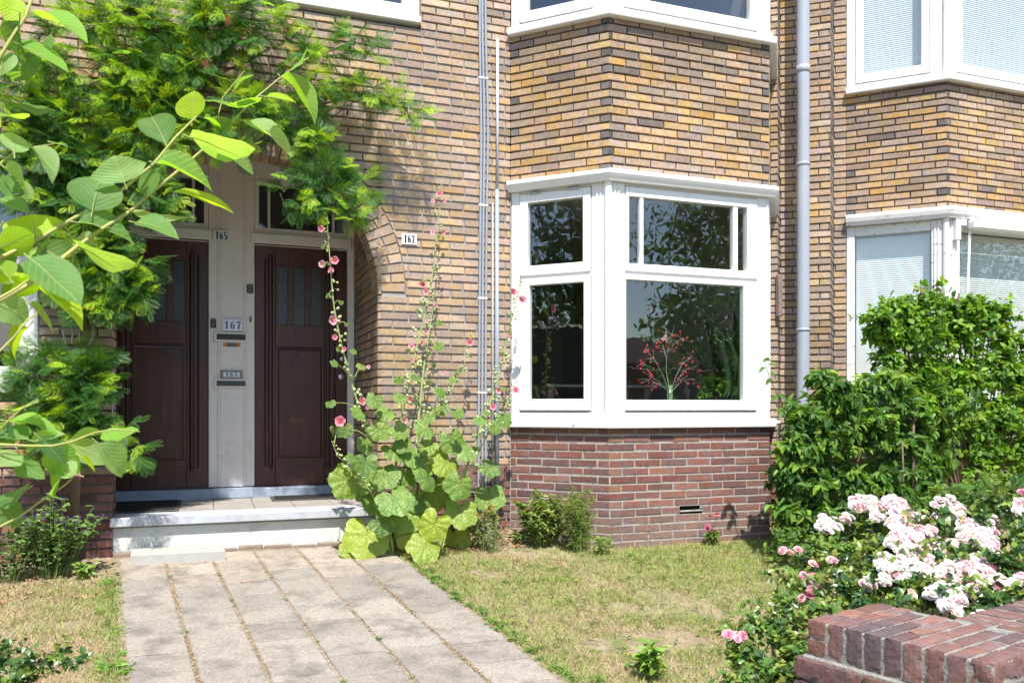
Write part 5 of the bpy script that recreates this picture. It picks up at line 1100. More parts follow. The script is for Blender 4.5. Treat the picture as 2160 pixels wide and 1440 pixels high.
def flower(root, c, r_, d, k=0):
    """five ruffled petals round a yellow column"""
    m = M(); ax_ = nrm(d); a = nrm(np.cross(ax_, [0, .3, 1])); b_ = np.cross(ax_, a); K = 30; V = [c]; col = []; F3 = []; F4 = []; C3 = []; C4 = []
    for j, (q, z) in enumerate(((.30, .05), (.65, .22), (1., .34))):
        for i in range(K):
            t = 2 * math.pi * i / K; rr = r_ * q * (1 - .13 * (j == 2) * (1 - abs(math.sin(2.5 * t)))); V.append(c + rr * (math.cos(t) * a + math.sin(t) * b_) + ax_ * r_ * (z + .07 * q * math.sin(5 * t + k) + .05 * q * math.sin(11 * t)))
    P1, P2, P3 = np.array([.45, .02, .06]), np.array([.72, .16, .24]), np.array([.80, .33, .42])
    if k % 3 == 1: P2, P3 = np.array([.74, .28, .36]), np.array([.82, .50, .56])
    for i in range(K):
        i2 = (i + 1) % K; F3.append([0, 1 + i, 1 + i2]); C3.append(P1)
        for j, cc in ((0, P2), (1, P3)): a0 = 1 + j * K; F4.append([a0 + i, a0 + K + i, a0 + K + i2, a0 + i2]); C4.append(cc * R.uniform(.9, 1.1))
    m.add(V, F4, 0, np.array(C4)); m.f.append((np.array(F3) + m.n - len(V), np.zeros(K, int), np.array(C3)))
    lathe(m, c, [(.0005, 0), (r_ * .10, r_ * .05), (r_ * .11, r_ * .28), (r_ * .02, r_ * .36)], axis=ax_, sides=8, mat=0, col=(.75, .62, .12)); lathe(m, c - ax_ * r_ * .25, [(r_ * .05, 0), (r_ * .30, r_ * .12), (r_ * .36, r_ * .3)], axis=ax_, sides=8, mat=0, col=(.26, .33, .12))
    part(m, 'flower', [MPK], root, True)
BUDS = []
for cc in ((.40, .47, .20), (.32, .40, .16), (.48, .52, .25), (.36, .42, .20)):
    mb = M(); lathe(mb, (0, 0, 0), [(.0004, 0), (.7, .25), (.95, .9), (.6, 1.5), (.0004, 1.9)], sides=8, col=cc); o = mb.build('bud', [MHB], smooth=True); BUDS.append(o.data); bpy.data.objects.remove(o)
def bud_at(root, p, s, ax_, k):
    o = bpy.data.objects.new('bud', BUDS[k]); sc.collection.objects.link(o); o.parent = root; o.location = Vector(tuple(p)) - root.location; o.scale = (s, s, s); o.rotation_mode = 'QUATERNION'; o.rotation_quaternion = Vector(tuple(ax_)).to_track_quat('Z', 'Y')
def holly(label, pts, y0, y1, flowers, leaves, r0=.011, nb=26, nsm=9, budtop=True, y_=None):
    k = len(pts); ys_ = np.linspace(y1, y0, k); P_ = np.array([ony(px, py, yy) for (px, py), yy in zip(pts, ys_)])   # listed from the tip down
    P_[-1, 2] = float(gz(P_[-1, 0], P_[-1, 1])) - .01; root = thing('hollyhock', label, 'hollyhock', tuple(P_[-1]), 'hollyhocks against the wall')
    ms = M(); t = np.linspace(0, k - 1, 60); Q = np.c_[[np.interp(t, np.arange(k), P_[:, j]) for j in range(3)]].T; Q = np.array([Q[max(0, i - 2):i + 3].mean(0) for i in range(60)]); Q[-1] = P_[-1]; Q[0] = P_[0]
    tube(ms, Q, np.linspace(.0018, r0, 60), 8)
    mb = M(); nb_ = 0
    for i in range(nb):
        t = (i + .5) / nb; qi = int(t * 59 * .74); c = Q[qi]; s = .0045 + .0085 * min(1, t * 1.5); a = R.uniform(0, 6.28); o_ = np.array([math.cos(a), -abs(math.sin(a)) * .7, .25]) * (s * 1.6 + .004); 
        for e in range(R.choice((1, 2, 2, 3))):
            oo = o_ + NR.normal(0, s * .7, 3); cc = np.array([.40, .47, .20]) * R.uniform(.75, 1.25); tube(ms, [c, c + oo * .8], [.0012, .001], 4, cap=False)
            bud_at(root, c + oo - np.array([0, 0, s * .4]), s, oo + [0, 0, .01], R.randrange(4))
    ml = M()
    def leaf(c, r_, yel, att=None):
        yel = max(-.5, yel); yel *= .8; col = mixc(np.array([[.125, .24, .045]]), np.array([[.36, .43, .035]]), np.array([max(0, yel)]))[0] * (1 if yel >= 0 else .75) * R.uniform(.88, 1.15)
        n_ = nrm(np.array([R.uniform(-.6, .6), -.85, .55 + R.uniform(-.45, .4)])); D = np.array([R.uniform(-.7, .7), -.12, -.9 + R.uniform(-.2, .5)]); D = nrm(D - np.dot(D, n_) * n_)
        place(ml, HT[R.randrange(3)], np.array([c - D * r_ * .22 * 1.7]), D[None], n_[None], r_ * 1.62, r_ * 1.62 * R.uniform(.85, 1.05), 0, col[None])
        if att is not None: tube(ms, curve(att, c - n_ * .004, [0, -.01, .02], 5), [.0034, .003, .0025, .002, .0015], 5, cap=False)
    for (px, py, rp, yel) in leaves:
        yy = -.40 + R.uniform(-.20, .12) if y_ is None else y_ + R.uniform(-.06, .06); c = ony(px, py, yy); Z = float(np.dot(c - CAM, FW)); d_ = np.linalg.norm(Q - (c + [0, 0, -.10]), axis=1); leaf(c, rp * Z / F * (.80 if py < 950 else .94), yel, Q[np.argmin(d_)])
    for i in range(int(nsm * .7)):
        t = .12 + .6 * (i + R.random()) / nsm; c0 = Q[int(59 * t)]; s = R.choice((-1, 1)); r_ = .013 + .017 * t; c = c0 + np.array([s * R.uniform(.03, .07) * (.5 + t), -R.uniform(.0, .05), R.uniform(-.01, .02)]); leaf(c, r_, R.uniform(-.2, .15), c0)
    part(ms, 'stem', [MHS], root, True); part(ml, 'leaves', [MHL], root, True)
    for i, (px, py, rp) in enumerate(flowers):
        yy = np.interp(py, [p[1] for p in pts], ys_) - .02; c = ony(px, py, yy); Z = float(np.dot(c - CAM, FW)); flower(root, c, rp * Z / F * .92, np.array([R.uniform(-.6, .5), -1, R.uniform(-.1, .35)]), i)
holly('tall hollyhock in front of the right door, leftmost of the tall stalks', [(690, 450), (692, 500), (697, 560), (703, 640), (716, 710), (742, 810), (768, 890), (790, 970), (812, 1060), (830, 1125)], -.40, -.32,
      [(677, 483, 8), (680, 557, 9), (706, 549, 10), (698, 570, 7), (701, 675, 12), (706, 711, 7), (726, 736, 6), (777, 774, 5), (763, 846, 10), (775, 860, 5)],
      [(733, 1013, 44, .35), (771, 1002, 44, .1), (812, 1003, 36, .1), (785, 1050, 42, -.3), (832, 1052, 44, .0), (773, 1128, 58, .9), (755, 1158, 48, .7), (800, 905, 34, .2), (757, 870, 26, .1), (790, 842, 28, .1), (770, 935, 28, .1), (728, 905, 24, -.2), (762, 772, 15, .1), (705, 765, 14, 0), (770, 975, 30, -.2), (745, 740, 12, .1), (805, 1100, 34, -.3), (697, 850, 17, -.2)], nb=34)
holly('small side hollyhock stalk with one pink flower before the right door', [(700, 930), (712, 962), (745, 988), (785, 1040), (825, 1120)], -.42, -.42, [(718, 888, 13)], [(712, 905, 24, -.2), (745, 965, 18, .0)], r0=.006, nb=12, nsm=2)
holly('tallest central hollyhock reaching above the enamel 167 plate', [(931, 378), (927, 440), (920, 510), (913, 570), (903, 640), (882, 720), (864, 800), (847, 880), (836, 960), (832, 1060), (845, 1125)], -.34, -.18,
      [(927, 409, 7), (913, 424, 5), (937, 424, 5), (935, 490, 6), (913, 490, 6), (890, 600, 8), (899, 615, 7), (868, 731, 8), (869, 760, 5)],
      [(857, 1082, 50, .55), (905, 880, 20, .2), (840, 905, 30, .2), (850, 935, 30, 0), (870, 960, 36, .1), (880, 1055, 34, -.2), (868, 1122, 42, .8), (815, 870, 30, .2), (845, 838, 22, .1), (877, 795, 14, -.2), (842, 800, 15, .1), (830, 950, 32, .1), (850, 1155, 34, -.4)], nb=44, nsm=10)
holly('hollyhock with thick pale stem standing just right of the tallest one', [(918, 620), (912, 660), (902, 720), (892, 790), (886, 850), (879, 930), (874, 1010), (868, 1125)], -.38, -.24,
      [(919, 645, 5), (900, 677, 5), (889, 724, 6), (864, 842, 7), (853, 886, 8), (898, 700, 5)],
      [(925, 728, 16, .1), (915, 1105, 44, .85), (920, 1028, 50, .4), (897, 905, 30, .15), (930, 862, 26, .1), (885, 972, 40, .25), (905, 940, 30, .3), (895, 1152, 44, .65), (860, 1000, 30, .1), (928, 680, 12, .1)], nb=36, r0=.013, nsm=8)
holly('thin hollyhock with one flower between the tallest stalk and the conduits', [(994, 700), (989, 735), (978, 770), (965, 800), (942, 835), (905, 880), (888, 950), (880, 1125)], -.36, -.18, [(991, 722, 9), (935, 786, 5)], [(928, 825, 20, .1), (955, 800, 12, .1), (968, 1020, 38, .1), (940, 975, 42, .75), (900, 1010, 30, 0)], r0=.006, nb=18, nsm=4)
holly('slanting hollyhock reaching up in front of the window post', [(1101, 582), (1092, 620), (1078, 680), (1062, 750), (1045, 820), (1018, 890), (990, 970), (955, 1060), (925, 1128)], -.42, -.30,
      [(1082, 616, 9), (1102, 633, 11), (1074, 704, 7), (1054, 748, 5), (1052, 822, 9), (1040, 858, 8)],
      [(955, 928, 42, .15), (985, 950, 30, .1), (1063, 885, 26, .0), (1043, 900, 22, .1), (1030, 985, 30, -.2), (1033, 1045, 40, .1), (973, 1078, 42, .5), (958, 1135, 40, .85), (965, 870, 18, .1), (1075, 700, 8, 0), (1012, 885, 20, .0)], nb=40, nsm=6)
holly('small slanting hollyhock low before the window sill with one flower', [(1090, 795), (1078, 835), (1062, 870), (1035, 905), (1005, 960), (965, 1040), (930, 1125)], -.46, -.36, [(1088, 823, 9)], [(1070, 878, 14, 0), (1025, 870, 12, .1)], r0=.005, nb=20, nsm=3)
# ---- small plants along the wall foot
TN = leafT(3, lambda t: .5 * math.sin(math.pi * t) ** .9, fold=.15, curl=-.3)
MSL = leafmat('garden_leaf', .45, .32, .45)
def herb(name, label, cat, px, py, y, nst, hgt, spread, nleaf, L, W, cols, lean=.0, r=.0025, flowers=None, group=None, T=TN, start=.1):
    g = ony(px, py, y); b = np.array([g[0], y, float(gz(g[0], y)) - .01]); root = thing(name, label, cat, tuple(b), group); ms = M(); ml = M(); tips = []
    for i in range(nst):
        a = R.uniform(0, 6.28); q = spread * R.random() ** .6; h = hgt * R.uniform(.6, 1.05); tip = b + [math.cos(a) * q + lean, math.sin(a) * q * .6, h * (1 - .25 * q / max(spread, .01))]; s = b + [math.cos(a) * q * .3, math.sin(a) * q * .3 * .6, 0]; cv = curve(s, tip, [0, 0, h * .08], 6); tube(ms, cv, np.linspace(r, r * .4, 6), 4, cap=False); tips.append(tip)
        t = NR.uniform(start, 1, nleaf); P_ = np.c_[[np.interp(t * 5, np.arange(6), cv[:, k]) for k in range(3)]].T; aa = NR.uniform(0, 6.28, nleaf); D = np.c_[np.cos(aa), np.sin(aa), NR.uniform(-.1, .9, nleaf)]
        Lh = L * NR.uniform(.6, 1.15, nleaf); place(ml, T, P_, D, np.tile([0, -.2, 1.], (nleaf, 1)) + NR.normal(0, .25, (nleaf, 3)), Lh, Lh * W / L, 0, np.array(cols[R.randrange(len(cols))])[None] * NR.uniform(.7, 1.25, (nleaf, 1)))
    part(ms, 'stem', [MGST], root, True); part(ml, 'foliage', [MSL], root)
    if flowers:
        fm = M(); fr, fc, fn = flowers
        for tp in tips:
            for e in range(fn):
                c = tp + NR.normal(0, fr * .8, 3) * (e > 0); n = 9; d = rdir(n); place(fm, TN, np.tile(c, (n, 1)), d + [0, -.3, .6], rdir(n), fr, fr * .6, 0, np.array(fc[R.randrange(len(fc))])[None] * NR.uniform(.8, 1.2, (n, 1)))
        part(fm, 'blossom', [MPK], root)
    return root
OL = [(.14, .22, .05), (.20, .27, .06), (.10, .17, .045)]
herb('marigold', 'orange-flowered marigold clump at the foot of the conduits', 'flowers', 1022, 1150, -.42, 24, .34, .13, 12, .06, .016, [(.17, .25, .06), (.25, .30, .08)], flowers=(.012, [(.75, .36, .08), (.8, .45, .15)], 1))
herb('silvery_herb', 'pale silvery wispy herb in front of the marigold clump', 'herb', 1040, 1165, -.50, 26, .26, .17, 16, .018, .005, [(.38, .42, .32), (.45, .45, .33)], flowers=(.006, [(.6, .6, .5)], 1), r=.0018)
herb('leafy_plant', 'bushy narrow-leaved green plant below the left side of the bay', 'plant', 1148, 1150, -.42, 36, .40, .23, 26, .075, .024, OL + [(.30, .36, .10)])
herb('leafy_plant', 'thin upright wispy plant leaning on the bay corner', 'plant', 1222, 1150, -.62, 22, .52, .16, 26, .07, .010, [(.22, .30, .08), (.28, .35, .12)])
herb('weed', 'low sprawling weed at the foot of the bay corner', 'weed', 1265, 1165, -.72, 12, .16, .14, 16, .04, .010, [(.25, .36, .08)])
herb('weed', 'low green tangle between the silvery herb and the bushy plant', 'weed', 1095, 1160, -.36, 10, .14, .10, 14, .04, .014, [(.15, .24, .06), (.3, .22, .14)])
ec = herb('coneflower', 'pink coneflower growing against the foot of the bay', 'flowers', 1502, 1150, -.66, 9, .13, .055, 14, .05, .018, [(.15, .26, .05), (.2, .3, .06)])
def cone(px, py, y, r_, up=False, small=False):
    c = ony(px, py, y); m = M(); n = 15; a = np.arange(n) / n * 6.283; D = np.c_[np.cos(a), np.sin(a) * 1., np.full(n, -.25 if up else .1)] if up else np.c_[np.cos(a), np.full(n, -.15), np.sin(a)]
    if not small: place(m, leafT(2, lambda t: .35), np.tile(c, (n, 1)), D, np.tile([0, 0, 1.] if up else [0, -1., 0], (n, 1)), r_, r_ * .5, 0, np.array([[.75, .22, .42]]) * NR.uniform(.85, 1.15, (n, 1)))
    lathe(m, c, [(r_ * .42, -.002), (r_ * .40, r_ * .2), (r_ * .2, r_ * .42), (.0003, r_ * .5)], axis=(0, -.3, 1) if up else (0, -1, .2), sides=10, col=(.30, .05, .035)); part(m, 'blossom', [MPK], ec); b = M(); g = np.array([ony(1503, 1150, -.66)[0], -.66, float(gz(3, -.66))]); tube(b, curve(c, g + [R.uniform(-.02, .02), 0, 0], [0, 0, 0], 4), .0018, 5); part(b, 'stem', [mat('brown_stem', (.2, .13, .06), .7)], ec)
cone(1513, 1084, -.70, .036, True); cone(1492, 1112, -.74, .036); cone(1498, 1088, -.70, .022, True, True); cone(1508, 1118, -.74, .020, True, True)
# left bed
herb('bellflower_weed', 'straggly weed with small violet flowers at the foot of the climber', 'weed', 110, 1150, -.42, 60, .50, .30, 18, .045, .026, [(.10, .19, .05), (.14, .24, .06)], flowers=(.010, [(.18, .07, .35), (.25, .10, .45)], 1))
herb('bellflower_weed', 'sprawling dark weed at the left edge below the window', 'weed', 20, 1160, -.45, 30, .38, .26, 14, .04, .022, [(.08, .15, .04), (.16, .26, .06)])
herb('weed', 'small bright leafy weed left of the loose slab', 'weed', 176, 1205, -.50, 12, .10, .07, 10, .045, .022, [(.24, .36, .07)])
mg = M(); c = ony(167, 1002, -.45); n = 10; place(mg, TN, np.tile(c, (n, 1)), rdir(n) + [0, -.5, .3], rdir(n), .02, .016, 0, (.75, .08, .45)); o = mg.build('magenta_blossom', [MPK]); tag(o, 'single magenta blossom on the weed by the porch corner', 'blossom')
herb('weed', 'thistle-like weed on the lawn at the bottom edge', 'weed', 1372, 1425, -2.75, 8, .16, .06, 12, .07, .030, [(.20, .33, .06)])
TS = leafT(3, lambda t: .5 * math.sin(math.pi * t ** .9) ** .75, fold=.10, curl=-.15)
MRL = leafmat('glossy_leaf', .28, .28, .6)
RD = [(.055, .13, .03), (.08, .17, .035), (.05, .11, .03), (.16, .24, .04)]
shrub('rose_bush', 'small dark rose bush without flowers at the lower left edge', 'rose bush', (-.80, -2.35, float(gz(-.8, -2.3))), [blobZ(20, 1380, 3.15, 50, 50, 1), blobZ(60, 1400, 3.1, 50, 40, 1), blobZ(110, 1375, 3.1, 40, 30, .4), blobZ(150, 1390, 3.05, 40, 25, .3), blobZ(30, 1440, 3.1, 60, 40, 1)], 22, 7, TS, .032, .020, RD, MRL, .004, dens_start=.3)
# ---- right-hand shrubs
MBR = leafmat('bright_leaf', .5, .42, .35)
BRT = [(.17, .33, .035), (.14, .28, .035), (.24, .39, .05), (.09, .20, .03)]
sb_ = [blob(1890, 655, -.95, 50, 28, .7), blob(1960, 640, -.95, 50, 28, .6), blob(2030, 650, -.95, 60, 32, .8), blob(2095, 665, -.95, 40, 22, .4), blob(1850, 670, -.95, 26, 18, .25), blob(1860, 700, -.95, 40, 35, .7), blob(1930, 700, -.95, 70, 55, 1.3), blob(2010, 710, -.95, 70, 55, 1.3), blob(2080, 680, -.95, 50, 50, .9), blob(1940, 790, -.95, 70, 60, 1.2), blob(2020, 800, -.95, 80, 60, 1.4), blob(2100, 780, -.95, 60, 60, 1.3), blob(2160, 820, -.95, 60, 60, 1.2), blob(2150, 740, -.95, 30, 25, .3), blob(2100, 880, -.95, 80, 60, 1.4), blob(2020, 890, -.95, 80, 60, 1.1), blob(2160, 960, -.95, 80, 70, 1.4), blob(2060, 970, -.95, 90, 70, 1.2), blob(1870, 760, -.95, 30, 25, .4), blob(1968, 600, -.95, 14, 10, .06), blob(2230, 900, -.95, 70, 110, 1.5), blob(1960, 930, -.95, 60, 60, .8), blob(1900, 720, -.95, 40, 30, .5), blob(1880, 820, -1.05, 40, 35, .6), blob(1930, 870, -1.2, 50, 40, .6), blob(1840, 880, -1.3, 40, 30, .4), blob(2000, 850, -1.25, 40, 40, .5), blob(2120, 720, -.95, 34, 28, .5)]
g_ = ony(2040, 1000, -.95); bs = (g_[0], -.95, float(gz(g_[0], -.95)))
S1 = shrub('green_shrub', 'tall bright green shrub hiding the lower part of the neighbouring bay', 'shrub', bs, sb_, 74, 11, TS, .062, .040, BRT, MBR, .012, dens_start=.35, droop=.35)
m = M()
for a, b_ in (((1942, 602), (1968, 720)), ((2023, 618), (2026, 760))): tube(m, [ony(*a, -1.0), ony((a[0] + b_[0]) / 2 - 3, (a[1] + b_[1]) / 2, -1.0), ony(*b_, -.98)], [.008, .011, .012], 8)
part(m, 'pruned_stem', [MBARK], S1, True)
DKG = [(.085, .19, .04), (.12, .24, .045), (.06, .135, .035), (.20, .33, .05)]
sb_ = [blob(1700, 880, -1.2, 50, 40, .7), blob(1760, 840, -1.2, 60, 40, .9), blob(1830, 830, -1.2, 60, 40, .9), blob(1900, 850, -1.2, 60, 40, 1), blob(1980, 860, -1.2, 60, 40, .8), blob(1680, 950, -1.2, 50, 45, 1), blob(1750, 930, -1.2, 60, 55, 1.2), blob(1830, 920, -1.2, 70, 50, 1.2), blob(1910, 930, -1.2, 70, 50, 1.2), blob(1700, 1020, -1.2, 55, 45, 1), blob(1780, 1010, -1.2, 60, 45, 1.1), blob(1850, 1000, -1.2, 50, 35, .7), blob(1960, 980, -1.2, 60, 40, .7), blob(1665, 1080, -1.2, 40, 35, .7), blob(1720, 1090, -1.2, 50, 40, .8), blob(1800, 1075, -1.25, 60, 40, .9), blob(1660, 1010, -1.15, 35, 45, .7), blob(1880, 1060, -1.3, 50, 30, .5), blob(1870, 800, -1.2, 30, 22, .3), blob(1730, 800, -1.2, 28, 20, .25), blob(1800, 865, -1.2, 50, 30, .8), blob(1910, 1000, -1.2, 60, 40, .9), blob(1960, 1040, -1.25, 60, 30, .8), blob(1890, 1050, -1.3, 50, 30, .6)]
g_ = ony(1800, 1040, -1.2); bs = (g_[0], -1.2, float(gz(g_[0], -1.2)))
TA = leafT(4, lambda t: .5 * math.sin(math.pi * t ** .85) ** .8, fold=.18, curl=-.28)
S2 = shrub('apple_shrub', 'darker long-leaved shrub between the drainpipe and the rose blooms', 'shrub', bs, sb_, 60, 10, TA, .080, .038, DKG, MBR, .010, dens_start=.3, droop=.5)
m = M(); ml = M()
sp = [(1612, 762), (1625, 800), (1648, 850), (1665, 900), (1690, 960), (1712, 1010), (1740, 1070)]; Q = np.array([ony(a, b_, -1.22) for a, b_ in sp]); tube(m, Q, np.linspace(.002, .006, 7), 6)
for (x0, y0, x1, y1) in [(1625, 760, 1602, 756), (1622, 785, 1655, 808), (1615, 775, 1585, 790), (1628, 800, 1604, 815), (1640, 832, 1668, 845), (1640, 835, 1618, 850), (1655, 870, 1630, 890), (1660, 880, 1690, 875), (1665, 905, 1632, 922), (1620, 770, 1648, 765), (1680, 930, 1650, 950), (1690, 950, 1725, 945)]:
    a, b_ = ony(x0, y0, -1.22), ony(x1, y1, -1.27); D = b_ - a; place(ml, TA, a[None], D[None], nrm(np.array([[.1, -.4, 1.]]) + NR.normal(0, .3, (1, 3))), .078, .036, 0, np.array([.09, .18, .04])[None] * R.uniform(.7, 1.6))
part(m, 'long_stem', [MBARK], S2, True)
for (x0, y0, x1, y1, r_) in ((1927, 870, 1922, 1062, .011), (1903, 930, 1903, 1048, .008)):
    m = M(); tube(m, [ony(x0, y0, -1.32), ony((x0 + x1) / 2 + 2, (y0 + y1) / 2, -1.33), [*ony(x1, y1, -1.35)[:2], -.16]], [r_ * .8, r_, r_ * 1.15], 8); part(m, 'upright_stem', [MBARK], S2, True)
part(ml, 'shoot_leaves', [MBR], S2)
# dark evergreen cushion in the corner beside the bay
shrub('conifer_cushion', 'small dark shaggy conifer in the shade between the bay and the drainpipe', 'shrub', (4.25, -.75, float(gz(4.2, -.75))), [blob(1645, 1065, -.75, 26, 45, 1), blob(1650, 1110, -.75, 30, 35, 1)], 70, 12, TN, .03, .004, [(.04, .06, .02), (.09, .09, .03)], MSL, .004)
shrub('ground_cover', 'low bright ground cover below the dark shrub, right of the bay', 'plant', (3.9, -1.35, float(gz(3.9, -1.3))), [blob(1660, 1130, -1.35, 40, 25, 1), blob(1720, 1150, -1.4, 50, 25, 1), blob(1780, 1160, -1.45, 50, 30, 1), blob(1640, 1155, -1.25, 30, 18, .5), blob(1840, 1160, -1.5, 60, 30, .8)], 34, 8, TS, .045, .03, [(.12, .24, .04), (.09, .18, .04), (.2, .32, .06)], MBR, .004)
# ---- roses
def bloomT(): 
    V = []; F_ = []
    for ring_, (nn, r_, z, tl) in enumerate(((6, 1., .0, .35), (5, .78, .28, .75), (4, .5, .45, 1.05), (3, .28, .5, 1.3))):
        for i in range(nn):
            a = 2 * math.pi * (i + .5 * ring_) / nn; ca, sa = math.cos(a), math.sin(a); wv = .62 * r_; b0 = len(V)
            ro, zo = r_ * math.cos(tl * .75), z + r_ * math.sin(tl * .75) * .7
            for (q, s) in ((.12, -.3), (.12, .3), (1., 1), (1., -1)): x = ro * q; y = wv * s * (.85 if q == 1. else 1); V.append([x * ca - y * sa, x * sa + y * ca, zo * q + .05 * s * (q == 1.)])
            V.append([ro * 1.12 * ca, ro * 1.12 * sa, zo * .97]); F_.append([b0, b0 + 1, b0 + 2, b0 + 3]); 
            F_.append([b0 + 3, b0 + 2, b0 + 4, b0 + 4])
    f4 = np.array([f for f in F_ if f[2] != f[3]]); f3 = np.array([f[:3] for f in F_ if f[2] == f[3]]); return (np.array(V), [f4, f3])
BT = bloomT(); MRO = mat('rose_petal', attr=True, rough=.65, var=.05, vscale=80, trans=.30, tcol=(1.1, 1.0, 1.0))
def blooms(root, name, cl, Zf_, size, cols, wts, dens=1.):
    for (px, py, r_) in cl:
        m = M()
        n = max(2, int((r_ / 8.2) ** 2 * dens)); a = NR.uniform(0, 6.283, n); q = np.sqrt(NR.rand(n)); X_, Y_ = px + r_ * q * np.cos(a), py + r_ * .85 * q * np.sin(a)
        for x, y, qq in zip(X_, Y_, q):
            Z = Zf_(y) + .05 * qq * qq + R.uniform(-.015, .02); c = at(x, y, Z); d = nrm(np.array([(x - px) / r_ * .7, -.55, .75 - (y - py) / r_ * .5]) + NR.normal(0, .2, 3)); s = size * R.uniform(.75, 1.15)
            k = R.choices(range(len(cols)), wts)[0]; place(m, BT, c[None], nrm(np.cross(d, rdir(1)[0]))[None], d[None], s, s, 0, np.array(cols[k])[None] * R.uniform(.92, 1.05))
        part(m, name, [MRO], root)
W1 = [(.88, .87, .84), (.86, .78, .76), (.80, .55, .58), (.70, .52, .38), (.82, .36, .46)]
ZR = lambda py: np.interp(py, [1040, 1300], [3.85, 2.78])
wc = [(1745, 1103, 22), (1785, 1092, 14), (1760, 1112, 14), (1812, 1060, 20), (1840, 1066, 24), (1850, 1088, 14), (1885, 1068, 26), (1903, 1085, 22), (1925, 1088, 14), (1880, 1105, 12), (1995, 1068, 26), (2022, 1080, 18), (1985, 1090, 16), (2035, 1100, 12), (1900, 1125, 24), (1932, 1125, 22), (1965, 1122, 16), (2045, 1115, 28), (2075, 1128, 28), (2093, 1098, 12), (2085, 1152, 20), (2055, 1142, 22), (2100, 1165, 10), (1885, 1150, 16), (1910, 1166, 22), (1937, 1156, 24), (1985, 1156, 14), (2012, 1150, 12), (1870, 1187, 24), (1897, 1200, 26), (1927, 1200, 26), (1955, 1207, 20), (2000, 1205, 26), (2040, 1190, 22), (2058, 1180, 20), (2077, 1212, 28), (2096, 1228, 26), (2063, 1238, 22), (2020, 1242, 26), (1988, 1238, 26), (1968, 1250, 16), (2005, 1272, 22), (2030, 1262, 18), (1833, 1230, 14), (1868, 1222, 12), (2140, 1245, 26), (2157, 1228, 24), (2150, 1060, 12), (2146, 1078, 12), (2158, 1035, 8), (1925, 1253, 8), (2020, 1292, 10), (2070, 1300, 14), (1960, 1180, 12), (2130, 1290, 10)]
rb = [blobZ(x, y, z, rx, ry, w_, .15) for x, y, z, rx, ry, w_ in ((1800, 1110, 3.75, 60, 40, .6), (1870, 1110, 3.7, 70, 45, .8), (1960, 1110, 3.6, 70, 50, .9), (2050, 1110, 3.6, 70, 50, .9), (2130, 1130, 3.5, 60, 60, 1), (1850, 1160, 3.5, 60, 45, 1), (1930, 1180, 3.3, 70, 50, 1), (2020, 1180, 3.3, 70, 50, 1), (2110, 1190, 3.2, 60, 50, 1), (1830, 1220, 3.25, 60, 50, 1), (1900, 1240, 3.1, 70, 50, 1.2), (1980, 1250, 3.0, 70, 50, 1.2), (2060, 1260, 2.95, 70, 50, 1.2), (2150, 1270, 2.9, 60, 50, 1.2), (1780, 1240, 3.1, 50, 50, 1), (1840, 1280, 2.95, 60, 40, 1), (2110, 1060, 3.85, 60, 60, 1), (2200, 1200, 3.2, 60, 100, 1.5))]
b0 = at(2000, 1300, 3.3); RB = shrub('rose_bush', 'rose bush covered in white and blush clusters behind the garden wall', 'rose bush', (b0[0], b0[1], float(gz(*b0[:2]))), rb, 30, 9, TS, .038, .024, RD + [(.22, .30, .05)], MRL, .006, dens_start=.2)
blooms(RB, 'blossom_cluster', wc, lambda q: ZR(q) - .07, .0150, W1, [7, 5.5, 2.2, 1.1, .5], 5.2)
pb = [blobZ(x, y, z, rx, ry, w_, .12) for x, y, z, rx, ry, w_ in ((1665, 1170, 3.5, 35, 35, .35), (1700, 1190, 3.4, 45, 40, .6), (1760, 1180, 3.4, 40, 35, .4), (1640, 1210, 3.3, 40, 35, .4), (1700, 1240, 3.2, 50, 40, 1), (1650, 1280, 3.05, 55, 45, 1.2), (1720, 1290, 2.95, 45, 45, 1), (1600, 1320, 2.95, 50, 45, 1.1), (1650, 1350, 2.85, 50, 45, 1.3), (1560, 1370, 2.85, 45, 40, .8), (1610, 1410, 2.75, 60, 45, 1.4), (1680, 1400, 2.75, 45, 50, 1.1), (1540, 1330, 2.95, 30, 20, .3), (1555, 1440, 2.7, 50, 40, 1))]
b0 = at(1640, 1440, 2.95); PB = shrub('rose_bush', 'smaller rose bush with few pink roses left of the garden wall', 'rose bush', (b0[0], b0[1], float(gz(*b0[:2]))), pb, 27, 8, TS, .034, .021, [(.10, .20, .04), (.18, .28, .05), (.07, .15, .035), (.24, .30, .06)], MRL, .005, dens_start=.25)
pc = [(1655, 1160, 6), (1662, 1170, 7), (1685, 1160, 6), (1756, 1182, 7), (1712, 1192, 8), (1697, 1208, 8), (1693, 1217, 8), (1712, 1215, 5), (1765, 1213, 6), (1708, 1235, 11), (1705, 1252, 8), (1720, 1240, 8), (1693, 1262, 6), (1810, 1240, 4), (1540, 1335, 6), (1555, 1345, 7), (1565, 1340, 5), (1568, 1350, 5)]
blooms(PB, 'blossom', pc, lambda py: np.interp(py, [1150, 1350], [3.40, 2.80]), .0175, [(.80, .36, .47), (.80, .48, .55), (.80, .62, .60)], [4, 2, 1], 2.2)
shrub('lily_clump', 'strap-leaved clump behind the white roses at the right edge', 'plant', (5.0, -1.9, float(gz(5., -1.9))), [blobZ(2120, 1090, 4.2, 50, 60, 1), blobZ(2080, 1080, 4.3, 30, 50, .5)], 26, 3, TN, .22, .018, [(.12, .24, .05), (.09, .19, .04)], MSL, .003, out=(0, 0, 1.2), trunk=False)
